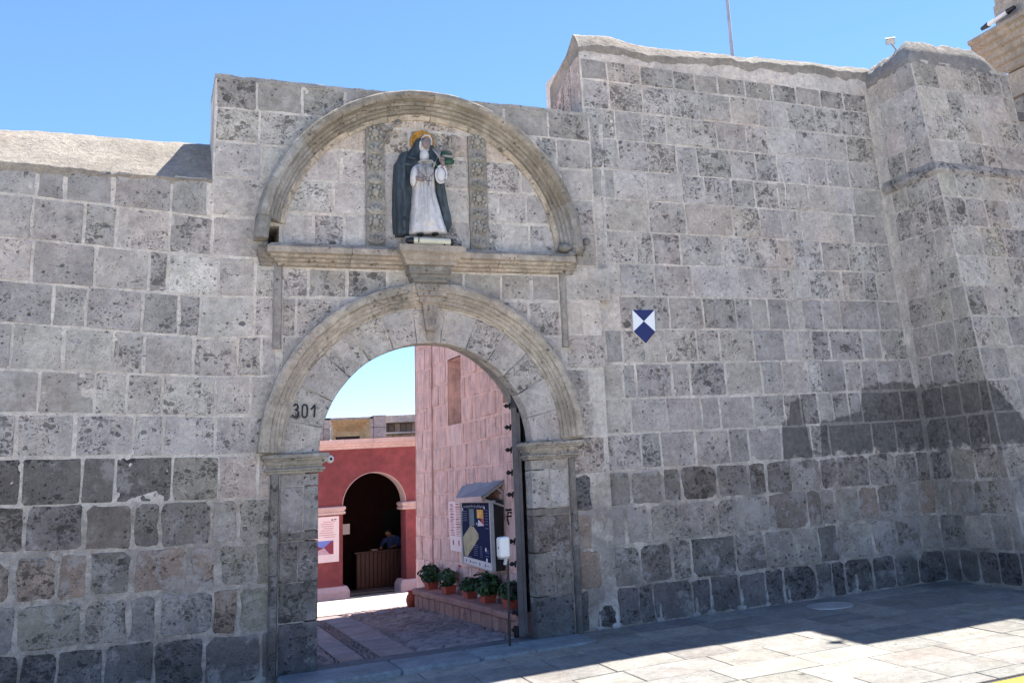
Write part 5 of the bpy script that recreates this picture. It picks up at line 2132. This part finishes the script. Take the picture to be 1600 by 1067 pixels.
pc = on_front(584, 855, 12.4)
m.box(pc.x - .06, pc.x + .06, 12.33, 12.47, .2255, .245)
m.build('papers', M_PAPERW, pap)

# clerk leaning over the counter
def skin_body(name, joints, edges, radii, parent, mat_fun, mats, sub=2):
    me = bpy.data.meshes.new(name)
    me.from_pydata([tuple(j) for j in joints], edges, [])
    o = bpy.data.objects.new(name, me)
    COL.objects.link(o)
    o.modifiers.new('skin', 'SKIN')
    if not me.skin_vertices:
        bpy.context.view_layer.objects.active = o
        me.update()
    sv = me.skin_vertices[0].data if me.skin_vertices else None
    if sv is None:
        bpy.data.objects.remove(o)
        return None
    for i, r in enumerate(radii):
        sv[i].radius = (r, r)
    sv[0].use_root = True
    s = o.modifiers.new('sub', 'SUBSURF')
    s.levels = s.render_levels = sub
    bpy.context.view_layer.update()
    me2 = bpy.data.meshes.new_from_object(o.evaluated_get(bpy.context.evaluated_depsgraph_get()))
    bpy.data.objects.remove(o)
    me2.materials.clear()
    for q_ in mats: me2.materials.append(q_)
    for p in me2.polygons:
        p.material_index = mat_fun(p.center)
        p.use_smooth = True
    o2 = bpy.data.objects.new(name, me2)
    COL.objects.link(o2)
    if parent is not None:
        o2.parent = parent
        o2.matrix_parent_inverse = Matrix.Translation(-world_loc(parent))
    return o2


hd_ = on_front(606, 839, 12.55)
clerk = thing('person', 'clerk in a blue shirt leaning over the reception counter, head bowed', 'person', (hd_.x + .16, 12.95, gz))
ox, oy = hd_.x, 12.55
k_ = 0.86
J = [(ox + .20, oy + .38, gz + .50), (ox + .19, oy + .34, gz + .68), (ox + .15, oy + .24, gz + .88), (ox + .07, oy + .12, gz + .97), (ox + .03, oy + .05, gz + 1.02),
     (ox + .0, oy - .0, gz + 1.06), (ox - .02, oy - .02, gz + 1.0),
     (ox - .04, oy + .18, gz + .90), (ox - .12, oy + .08, gz + .79), (ox - .16, oy - .10, gz + .765), (ox - .19, oy - .14, gz + .765),
     (ox + .30, oy + .18, gz + .88), (ox + .24, oy + .02, gz + .79), (ox + .08, oy - .10, gz + .765), (ox + .04, oy - .14, gz + .765),
     (ox + .10, oy + .34, gz + .48), (ox + .08, oy + .10, gz + .44), (ox + .08, oy + .10, gz + .05), (ox + .08, oy + .02, gz + .03),
     (ox + .30, oy + .34, gz + .48), (ox + .30, oy + .10, gz + .44), (ox + .30, oy + .10, gz + .05), (ox + .30, oy + .02, gz + .03)]
E_ = [(0, 1), (1, 2), (2, 3), (3, 4), (4, 5), (5, 6), (2, 7), (7, 8), (8, 9), (9, 10), (2, 11), (11, 12), (12, 13), (13, 14), (0, 15), (15, 16), (16, 17), (17, 18), (0, 19), (19, 20), (20, 21), (21, 22)]
Rr = [.13, .12, .13, .07, .045, .075, .06, .055, .042, .03, .028, .055, .042, .03, .028, .08, .065, .04, .035, .08, .065, .04, .035]


def clerk_mat(c):
    if c.z > gz + .965 and c.y < oy + .10: return 0
    if c.z < gz + .56: return 2
    if c.y < oy - .07 and c.z < gz + .82: return 0
    return 1


body = skin_body('body', J, E_, Rr, clerk, clerk_mat, [M_SKIN, M_SHIRT, M_TROUSER])
m = MB()
m.ell((ox + .02, oy + .03, gz + 1.085), (.075, .08, .062), 14, 10)
m.build('hair', M_HAIR, clerk, smooth=True)
for (hx, hy) in ((ox - .20, oy - .15), (ox + .03, oy - .15)):
    m = MB()
    for f_ in range(4):
        L = (.055, .062, .058, .045)[f_]
        m.tube([(hx + .018 - f_ * .013, hy, gz + .765), (hx + .014 - f_ * .013, hy - L * .6, gz + .762), (hx + .012 - f_ * .013, hy - L, gz + .748)], [.008, .007, .006], 6)
    m.tube([(hx + .024, hy + .015, gz + .762), (hx + .042, hy - .015, gz + .755)], [.009, .007], 6)
    m.build('hand_fingers', M_SKIN, clerk, smooth=True)

# ------------------------------------------------------------------ terrace walls above the red arcade
PYY = 14.5
random.seed(8)
par = thing('rooftop_parapet', 'pale stone parapet with a splayed opening above the red arcade', 'parapet', (4.3, PYY, 2.4))
wa, wb = 3.90, 4.45
sillz, linz = 2.61, 2.69
splx0, splx1, splz = 3.76, 4.64, 3.05
X0p, X1p = -2.0, 5.02
ztop = 3.12
def blk(x0, x1, z0, z1, c, y0=PYY, y1=PYY + .5, mat=None, nm='stone_block', parent=par):
    m = MB()
    m.box(x0 + .004, x1 - .004, y0, y1, z0 + .004, z1 - .004)
    return bevel(m.build(nm, mat or M_WARM, parent, color=c), .008, 2)
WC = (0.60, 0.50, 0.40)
x = X0p
while x < 3.55:
    w_ = random.uniform(.35, .6)
    xe = min(x + w_, 3.60)
    for z0_, z1_ in ((2.2, 2.62), (2.62, 2.86), (2.86, ztop)):
        blk(x, xe, z0_, z1_, jit(WC, .08))
    x = xe
    if xe >= 3.6: break
for (xa, xb) in ((3.60, wa), (wb, 4.72), (4.72, X1p)):
    for z0_, z1_ in ((2.2, 2.62), (2.62, 2.86), (2.86, ztop)):
        if xa == 3.60: blk(xa, 3.76 if z0_ > 2.6 else wa, z0_, z1_, jit(WC, .08))
        elif xa == wb: blk(4.64 if z0_ > 2.6 else wb, 4.72, z0_, z1_, jit(WC, .08))
        else: blk(xa, xb, z0_, z1_ + (.03 if z0_ > 2.8 else 0), jit((0.52, 0.44, 0.38), .08))
m = MB()
m.add([(3.76, PYY + .02, 3.05), (4.64, PYY + .02, 3.05), (4.64, PYY + .02, 2.62), (wb, PYY + .24, 2.62), (wb, PYY + .24, 2.69), (wa, PYY + .24, 2.69), (wa, PYY + .24, 2.62), (3.76, PYY + .02, 2.62),
       (3.95, PYY + .24, 2.80), (4.42, PYY + .24, 2.80)],
      [(0, 8, 9, 1), (8, 5, 4, 9), (0, 7, 6, 5, 8), (1, 9, 4, 3, 2)])
m.build('window_splay', M_WARM, par, color=(0.80, 0.58, 0.30))
m = MB()
m.add([(wa - .05, PYY + .26, 2.5), (wb + .05, PYY + .26, 2.5), (wb + .05, PYY + .26, 2.75), (wa - .05, PYY + .26, 2.75)], [(0, 1, 2, 3)])
m.build('dark_window_sheet', M_BLACK, par)  # black sheet stands in for the darkness of the unlit opening
blk(3.60, 4.72, 3.055, ztop, (0.56, 0.47, 0.38), nm='lintel')
blk(wa, wb, 2.2, 2.605, jit(WC, .05))
ter = thing('rooftop_parapet', 'bright cream terrace wall with darker masonry bands, right of the splayed opening', 'parapet', (5.6, PYY + .3, 2.4))
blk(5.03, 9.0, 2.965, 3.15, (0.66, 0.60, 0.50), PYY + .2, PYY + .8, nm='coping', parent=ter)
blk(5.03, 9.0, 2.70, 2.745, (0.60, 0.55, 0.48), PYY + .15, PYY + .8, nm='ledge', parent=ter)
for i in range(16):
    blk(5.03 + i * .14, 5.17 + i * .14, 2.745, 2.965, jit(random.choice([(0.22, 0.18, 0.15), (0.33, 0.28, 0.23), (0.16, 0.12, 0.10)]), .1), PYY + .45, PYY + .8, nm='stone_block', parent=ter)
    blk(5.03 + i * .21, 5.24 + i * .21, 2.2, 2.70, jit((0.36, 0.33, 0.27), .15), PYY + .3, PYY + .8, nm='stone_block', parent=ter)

# ------------------------------------------------------------------ church tower top right
TX = 11.4
cht = thing('church_tower', 'warm stone church tower corner with a deep moulded cornice rising above the buttress', 'tower', (12.5, 1.0, 0))
def tw(x, y, o=0.0): return on_side(x, y, TX - o)
cA, cB = tw(1511.5, 67.5, .35), tw(1600, 13.5, .35)
zc = (cA.z + cB.z) / 2
yf = cA.y
yfar = tw(1520, 30).y
sec = [(0.0, -.62), (.05, -.60), (.05, -.50), (.10, -.48), (.10, -.38), (.16, -.36), (.16, -.27), (.22, -.25), (.22, -.16), (.29, -.14), (.29, -.08), (.35, -.06), (.35, 0.0), (0.0, .10)]
y = yf
k = len(sec)
yy = yf
while yy > -6.0:
    L = 0.75
    V = [(TX - o, yy + (o if yy == yf else -.003) * 0, zc + z) for o, z in sec] + [(TX - o, yy - L + .003, zc + z) for o, z in sec]
    F = [tuple(range(k)), tuple(range(k, 2 * k))[::-1]] + [(i, k + i, k + (i + 1) % k, (i + 1) % k) for i in range(k)]
    mk('cornice_block', V, F, M_WARM, cht, color=jit((0.30, 0.262, 0.215), .06))
    yy -= L
random.seed(17)
z = zc - .62
lvl = 0
while z > 4.5:
    y = yf - .35 + random.uniform(-.2, 0)
    h = .42
    yy = yf - .32
    while yy > -3.5:
        L = random.uniform(.4, .62)
        m = MB()
        m.box(TX, TX + .3, yy - L + .02, yy - .02 if yy < yf - .33 else yy, z - h + .02, z - .02)
        bevel(m.build('stone_block', M_WARM, cht, color=jit((0.32, 0.275, 0.225), .1)), .012, 2)
        yy -= L
    z -= h
    lvl += 1
m = MB()
m.box(TX + .03, 16, -5.9, yf - .34, -0.4, zc + .05)
m.build('core', M_WARM, cht, color=(0.22, 0.175, 0.14))
z = zc + .10
for h, o in ((.42, .02), (.40, -.0), (.06, .10), (.5, .06), (.5, .06)):
    yy = yf - .28 + o
    while yy > -5:
        L = random.uniform(.5, .8)
        m = MB()
        m.box(TX + .04 - o, TX + 4, yy - L + .006, yy, z + .004, z + h - .004)
        bevel(m.build('stone_block', M_WARM, cht, color=jit((0.31, 0.275, 0.235), .06)), .01, 2)
        yy -= L
    z += h
l1, l2 = tw(1543, 40, .10), tw(1576, 18, .10)
lmp = thing('tube_floodlight', 'long white tube floodlight resting on the church tower cornice at the top right', 'lamp', tuple(l1))
m = MB()
m.tube([l1, l2], .034, 12)
m.build('tube', M_WHITE, lmp, smooth=False)
for a_, b_ in ((l1, l2), (l2, l1)):
    d_ = (a_ - b_).normalized()
    m = MB()
    m.tube([a_ - d_ * .02, a_ + d_ * .12], [.046, .030], 10)
    m.build('end_cap', M_BLACK, lmp)

# flagpole
fp = on_front(1144, 83, 3.0)
pole = thing('flagpole', 'thin pale metal flagpole rising behind the tall wall', 'flagpole', (fp.x, 3.0, 0))
m = MB()
m.tube([(fp.x, 3.0, 0), (fp.x, 3.0, 6.5), (fp.x, 3.0, 13.0)], [.034, .031, .024], 14)
m.build('mast', M_GREYMET, pole, smooth=True)
m = MB()
m.ell((fp.x, 3.0, 13.03), (.05, .05, .05), 12, 8)
m.build('finial', M_GREYMET, pole, smooth=True)

# floodlight on the corner of the buttress
fl = on_front(1391, 65, -0.35)
fld = thing('floodlight', 'small grey floodlight on an arm at the rounded top of the buttress', 'lamp', (fl.x, fl.y, fl.z - .2))
MM = Matrix.Translation(fl) @ Matrix.Rotation(math.radians(-35), 4, 'Z') @ Matrix.Rotation(math.radians(25), 4, 'X')
m = MB()
m.box(-.055, .055, -.03, .03, -.04, .035, MM)
bevel(m.build('head', M_GREYMET, fld), .008, 2)
m = MB()
m.box(-.062, .062, -.05, .045, .036, .045, MM)
m.build('visor', M_SIGNW, fld)
m = MB()
m.tube([fl + Vector((.03, .02, -.02)), fl + Vector((.12, .05, -.07)), fl + Vector((.20, .05, -.26))], .012, 7)
m.build('arm', M_GREYMET, fld)

# ------------------------------------------------------------------ blue and white shield on the right wall
def sp(x, y, o=.02):
    q_ = on_front(x, y, 0, B)
    return Vector((q_.x, q_.y - o, q_.z))
shield = thing('shield_sign', 'small blue and white heritage shield plaque on the tall wall right of the gateway', 'sign', tuple(sp(1005, 510)))
cs = dict(tl=(987, 485), tr=(1021, 485), r=(1022.5, 519), b=(1007.5, 537), l=(988.5, 518.5), c=(1004.5, 502.5))
def spoly(keys, o, mat, nm, th=.003):
    V = [sp(*cs[k_], o) for k_ in keys] + [sp(*cs[k_], o - th) for k_ in keys]
    n_ = len(keys)
    F = [tuple(range(n_)), tuple(range(n_, 2 * n_))[::-1]] + [(i, n_ + i, n_ + (i + 1) % n_, (i + 1) % n_) for i in range(n_)]
    return mk(nm, V, F, mat, shield)
spoly(['tl', 'tr', 'r', 'b', 'l'], .022, M_SIGNW, 'plate', .018)
spoly(['tl', 'tr', 'c'], .025, M_BLUE, 'blue_triangle', .0025)
spoly(['l', 'c', 'r', 'b'], .025, M_BLUE, 'blue_square', .0025)
# rusty nail wire hanging below the shield
# ------------------------------------------------------------------ lamp under the statue
la, lb = on_front(645, 380, -0.22), on_front(706, 384, -0.22)
slamp = thing('tube_lamp', 'cream tube lamp with black end caps at the feet of the nun statue', 'lamp', (la.x, -.22, 3.67))
zl_ = 3.672 + .037
A_, B_ = Vector((la.x, -.215, zl_)), Vector((lb.x - .012, -.215, zl_))
m = MB()
m.tube([A_, B_], .036, 14)
m.build('tube', M_CREAMPL, slamp, smooth=False)
m = MB()
m.tube([A_ + Vector((-.045, 0, 0)), A_ + Vector((.004, 0, 0))], [.030, .040], 12)
m.ell(A_ + Vector((-.05, -.01, .0)), (.022, .022, .026), 10, 7)
m.build('end_cap', M_BLACK, slamp)
m = MB()
m.tube([B_ + Vector((-.004, 0, 0)), B_ + Vector((.022, 0, 0))], [.040, .034], 12)
m.build('end_cap', M_BLACK, slamp)
m = MB()
m.tube([A_ + Vector((.05, -.03, -.02)), A_ + Vector((.05, -.045, .02)), A_ + Vector((.05, -.03, .045))], .005, 5)
m.tube([A_ + Vector((.30, -.03, -.03)), A_ + Vector((.30, .0, -.036))], .008, 5)
m.build('bracket', M_BLACK, slamp)
m = MB()
m.tube([B_ + Vector((.02, 0, 0)), B_ + Vector((.08, .04, .006)), B_ + Vector((.16, .09, -.028)), B_ + Vector((.26, .17, -.03))], .004, 5)
m.build('cable', M_BLACK, slamp)

# ------------------------------------------------------------------ painted statue of the nun
def S(x, y):      # local survey of the niche, metres
    return (0.006302115 * x - 0.000113333 * y - 1.8221106, 0.0004335958 * x - 0.0065191572 * y + 5.9085215)


statue = thing('nun_statue', 'painted statue of a nun in white habit and dark mantle with ochre halo', 'statue', (2.33, 0, 3.75))


def loft(rows, name, mat, parent, back=0.0, seg=26, folds=(0, 0), seed=0.0, closed_top=True, smooth=True, pw=0.5):
    """rows: (y_mark, xl, xr, depth); half-elliptic front sections standing on the plane `back`"""
    V, F = [], []
    dense = []
    for (a, b) in zip(rows[:-1], rows[1:]):
        for t in (0, .25, .5, .75):
            dense.append(tuple(a[i] + (b[i] - a[i]) * t for i in range(4)))
    dense.append(rows[-1])
    for (ym, xl, xr, dp) in dense:
        for j in range(seg + 1):
            a = PI * j / seg
            xm = (xl + xr) / 2 - (xr - xl) / 2 * math.cos(a)
            X, Z = S(xm, ym)
            d = dp * (max(0.0, math.sin(a)) ** pw)
            f = folds[1] * math.sin(folds[0] * a + 1.5 * N(ym * .05, a, seed)) * math.sin(a)
            f += folds[1] * .6 * N(a * 3, ym * .06, seed, 1.4) * math.sin(a)
            V.append((X, back - max(d + f, 0), Z))
    W_ = seg + 1
    n_ = len(dense)
    for i in range(n_ - 1):
        for j in range(seg):
            F.append((i * W_ + j, (i + 1) * W_ + j, (i + 1) * W_ + j + 1, i * W_ + j + 1))
    F.append(tuple(range(W_)))
    F.append(tuple((n_ - 1) * W_ + j for j in range(W_))[::-1])
    return mk(name, V, F, mat, parent, smooth=smooth)


def se(m, x, y, d, rx, ry, rd, M=None, nu=14, nv=10):
    X, Z = S(x, y)
    m.ell((X, -d, Z), (rx, rd, ry), nu, nv, M)


def st_tube(m, pts, r, n_=8):
    m.tube([(S(x, y)[0], -d, S(x, y)[1]) for x, y, d in pts], r, n_)


# halo
m = MB()
hx, hz = S(661.5, 219)
V, F = [], []
nseg = 40
prof = [(0.0, 0.050), (0.06, 0.048), (0.085, 0.055), (0.092, 0.048), (0.108, 0.056), (0.118, 0.05), (0.118, 0.01)]
for (r, o) in prof:
    for j in range(nseg):
        a = 2 * PI * j / nseg
        V.append((hx + r * math.cos(a), -o - .003 * math.sin(12 * a) * (r > .05), hz + r * math.sin(a)))
for i in range(len(prof) - 1):
    for j in range(nseg):
        k = (j + 1) % nseg
        F.append((i * nseg + j, i * nseg + k, (i + 1) * nseg + k, (i + 1) * nseg + j)[::-1])
mk('halo', V, F, M_GOLD, statue)
# mantle: two falling sides joined behind the shoulders
loft([(218, 655, 669, .06), (226, 647, 678, .11), (236, 638, 683, .12), (246, 624, 688, .13), (256, 618, 691, .14), (275, 617, 693, .13),
      (300, 616, 697, .11), (330, 616, 701, .10), (350, 617, 706, .095), (362, 618, 704, .09)], 'mantle', M_MANTLE, statue, folds=(9, .010), seed=2.0, seg=40)
loft([(240, 626, 641, .15), (256, 620, 637, .165), (280, 619, 637, .165), (300, 618, 638, .17), (320, 619, 643, .165), (345, 620, 640, .16), (367, 621, 640, .15)],
     'mantle_fold', M_MANTLE, statue, folds=(5, .016), seed=5.0)
loft([(262, 682, 692, .14), (290, 678, 696, .15), (320, 684, 701, .15), (340, 690, 706, .15), (352, 693, 707, .14), (364, 696, 702, .10)],
     'mantle_fold', M_MANTLE, statue, folds=(4, .014), seed=7.0)
m = MB()
st_tube(m, [(630, 340, .16), (628, 350, .185), (630, 362, .17)], [.012, .022, .010])
m.build('mantle_fold', M_MANTLE, statue, smooth=True)
m = MB()
st_tube(m, [(632, 248, .15), (645, 253, .17), (652, 244, .15)], [.012, .012, .008])
st_tube(m, [(622, 258, .15), (634, 262, .18), (644, 262, .16)], [.010, .014, .008])
m.build('mantle_fold', M_MANTLE, statue, smooth=True)
# habit
loft([(256, 646, 676, .15), (266, 641, 680, .19), (282, 642, 680, .20), (300, 643, 680, .195), (320, 641, 686, .195), (345, 639, 693, .20), (366, 636, 700, .205)],
     'habit', M_HABIT, statue, folds=(11, .009), seed=1.0, seg=44)
loft([(268, 654, 667, .205), (300, 655, 670, .212), (330, 655, 676, .212), (356, 655, 681, .215)], 'scapular', M_HABIT, statue, folds=(2, .004), seed=3.0, pw=.18, seg=20)
# sleeves
m = MB()
se(m, 643, 280, .185, .035, .105, .05, Matrix.Rotation(math.radians(6), 3, 'Y'))
m.build('sleeve', M_HABIT, statue, smooth=True)
m = MB()
se(m, 684, 279, .19, .052, .088, .055)
for k in range(20):
    pass
st_tube(m, [(684 + 8.6 * math.cos(a * PI / 10), 279 + 13.5 * math.sin(a * PI / 10), .225) for a in range(21)], .010, 6)
m.build('sleeve', M_HABIT, statue, smooth=True)
# coif, veil, head
m = MB()
se(m, 660, 248, .165, .046, .070, .045)
se(m, 660.5, 232, .150, .052, .070, .045)
m.build('coif', M_HABIT, statue, smooth=True)
loft([(213, 656, 668, .05), (217, 650, 674, .12), (224, 646, 677, .15), (234, 645, 679, .15), (246, 643, 682, .15), (252, 641, 683, .14)],
     'veil', M_MANTLE, statue, folds=(3, .006), seed=9.0)
m = MB()
se(m, 662, 229.5, .195, .041, .060, .045)
fx, fz = S(662, 229.5)
m.ell((fx, -.242, fz - .005), (.0075, .013, .020), 8, 6)                   # nose
m.ell((fx, -.232, fz - .030), (.014, .008, .0055), 8, 5)                   # mouth
m.ell((fx, -.228, fz - .046), (.016, .012, .012), 8, 5)                    # chin
m.ell((fx, -.222, fz + .024), (.030, .014, .006), 8, 5)                    # brow
m.build('face', M_FLESH, statue, smooth=True)
m = MB()
for s_ in (-1, 1): m.ell((fx + s_ * .016, -.232, fz + .010), (.007, .005, .004), 8, 5)
m.build('eyes', M_INK, statue, smooth=True)
m = MB()
st_tube(m, [(652.5, 236, .19), (652.5, 228, .20), (655, 220, .20), (660, 216.5, .20), (666, 217.5, .20), (669.5, 223, .20), (670, 232, .195)], [.010, .011, .010, .009, .009, .009, .008], 7)
m.build('coif_band', M_HABIT, statue, smooth=True)
m = MB()
for q_ in (-1, 0, 1):
    st_tube(m, [(657 + q_ * 5, 292, .222), (656.5 + q_ * 7.5, 325, .228), (656 + q_ * 10, 353, .23)], [.003, .0045, .004], 6)
m.build('habit_fold', M_HABIT, statue, smooth=True)
m = MB()
st_tube(m, [(648, 262, .235), (653, 258, .245), (660, 259, .25), (668, 259, .245), (672, 262, .235)], [.010, .013, .013, .013, .010], 7)
m.build('held_bundle', M_GREYP, statue, smooth=True)
# hands
def hand(cx_, cy_, d, ang, flip, nm):
    m = MB()
    ca, sa = math.cos(ang), math.sin(ang)
    X, Z = S(cx_, cy_)
    Rm = Matrix.Rotation(-ang, 3, 'Y')
    m.ell((X, -d, Z), (.030, .016, .020), 10, 7, Rm)
    for f_ in range(4):
        L = (.034, .040, .037, .028)[f_]
        off = (-.0145 + f_ * .0095) * flip
        bx, bz = X + ca * .022 - sa * off, Z + sa * .022 + ca * off
        m.tube([(bx, -d - .004, bz), (bx + ca * L * .55, -d - .016, bz + sa * L * .55), (bx + ca * L, -d - .006, bz + sa * L)], [.0065, .006, .005], 6)
    bx, bz = X - sa * -.018 * flip, Z + ca * -.018 * flip
    m.tube([(bx, -d - .004, bz), (bx + ca * .018 + sa * .014 * flip, -d - .018, bz + sa * .018 - ca * .012 * flip), (bx + ca * .032, -d - .018, bz + sa * .03)], [.008, .0065, .0055], 6)
    return m.build(nm, M_FLESH, statue, smooth=True)


hand(651, 287, .235, math.radians(8), 1, 'hand')
hand(686, 261, .235, math.radians(100), -1, 'hand')
m = MB()
st_tube(m, [(685, 274, .20), (686, 264, .225)], [.022, .018])
st_tube(m, [(641, 280, .20), (649, 287, .23)], [.022, .018])
m.build('wrists', M_FLESH, statue, smooth=True)
# infant-like carved bundle and crucifix held to the breast
m = MB()
st_tube(m, [(655, 262, .22), (656, 272, .235), (657, 282, .24)], [.010, .012, .010])
st_tube(m, [(660, 263, .22), (662, 272, .24), (662, 281, .24)], [.010, .011, .009])
st_tube(m, [(656, 260, .22), (664, 262, .24), (670, 262, .24)], [.010, .012, .009])
st_tube(m, [(672, 238, .20), (679, 250, .235), (688, 264, .235)], [.009, .011, .009])
st_tube(m, [(684, 240, .21), (679, 252, .24), (673, 262, .24), (671, 270, .235)], [.010, .012, .012, .010])
se(m, 684, 238, .215, .014, .018, .014)
m.build('held_crucifix', M_GREYP, statue, smooth=True)
m = MB()
st_tube(m, [(686, 249, .21), (700, 249.5, .20), (706, 250, .18)], [.012, .013, .013])
m.build('palm_roll', M_GREYP, statue, smooth=True)
m = MB()
st_tube(m, [(688, 240, .10), (696, 241, .13), (705, 243, .10)], [.020, .026, .014])
st_tube(m, [(688, 255, .12), (698, 256, .15), (707, 255, .13)], [.022, .028, .022])
st_tube(m, [(690, 246, .08), (700, 247, .09), (708, 249, .08)], [.03, .035, .02])
st_tube(m, [(670, 266, .21), (675, 264, .235), (680, 266, .21)], [.010, .016, .008])
m.build('green_drapery', M_GREEN, statue, smooth=True)
# ribbons in the upper right
m = MB()
st_tube(m, [(690, 226, .05), (694, 231, .08), (701, 232, .09), (708, 236, .08), (709, 246, .06)], [.008, .014, .018, .020, .014])
st_tube(m, [(701, 222, .05), (703, 213, .07), (708, 210, .08), (712, 214, .09), (708, 221, .09), (709, 228, .08), (716, 230, .07), (722, 226, .06)], [.010, .015, .017, .017, .015, .015, .014, .010])
st_tube(m, [(709, 208, .05), (716, 210, .06), (724, 214, .05)], [.008, .012, .008])
m.build('carved_ribbon', M_MOULD, statue, color=(0.36, 0.33, 0.29), smooth=True)
# rosary and cross
m = MB()
ros = [(645, 262), (647, 268), (649, 274), (652, 280), (656, 284), (664, 285), (669, 281), (672, 275)]
for (a, b) in zip(ros[:-1], ros[1:]):
    for t in (0, .33, .66):
        x_, y_ = a[0] + (b[0] - a[0]) * t, a[1] + (b[1] - a[1]) * t
        se(m, x_, y_, .222 if x_ < 650 else .255, .0055, .0055, .0055, None, 6, 5)
m.build('rosary', M_INK, statue, smooth=True)
m = MB()
st_tube(m, [(664, 285, .255), (664, 297, .235)], .0045, 6)
st_tube(m, [(660, 290, .24), (668, 290, .24)], .0045, 6)
m.build('rosary_cross', M_INK, statue)
# shoes and plinth
for x_ in (653, 676):
    m = MB()
    se(m, x_, 369.5, .185, .035, .016, .05)
    m.build('shoe', M_BLACK, statue, smooth=True)
m = MB()
X_, Z_ = S(640, 372)
X2_, Z2_ = S(700, 372)
m.box(X_ - .06, X2_ + .06, -.19, -.004, 3.672, 3.765)
bevel(m.build('base_block', M_MOULD, statue, color=(0.27, 0.26, 0.25)), .01, 2)
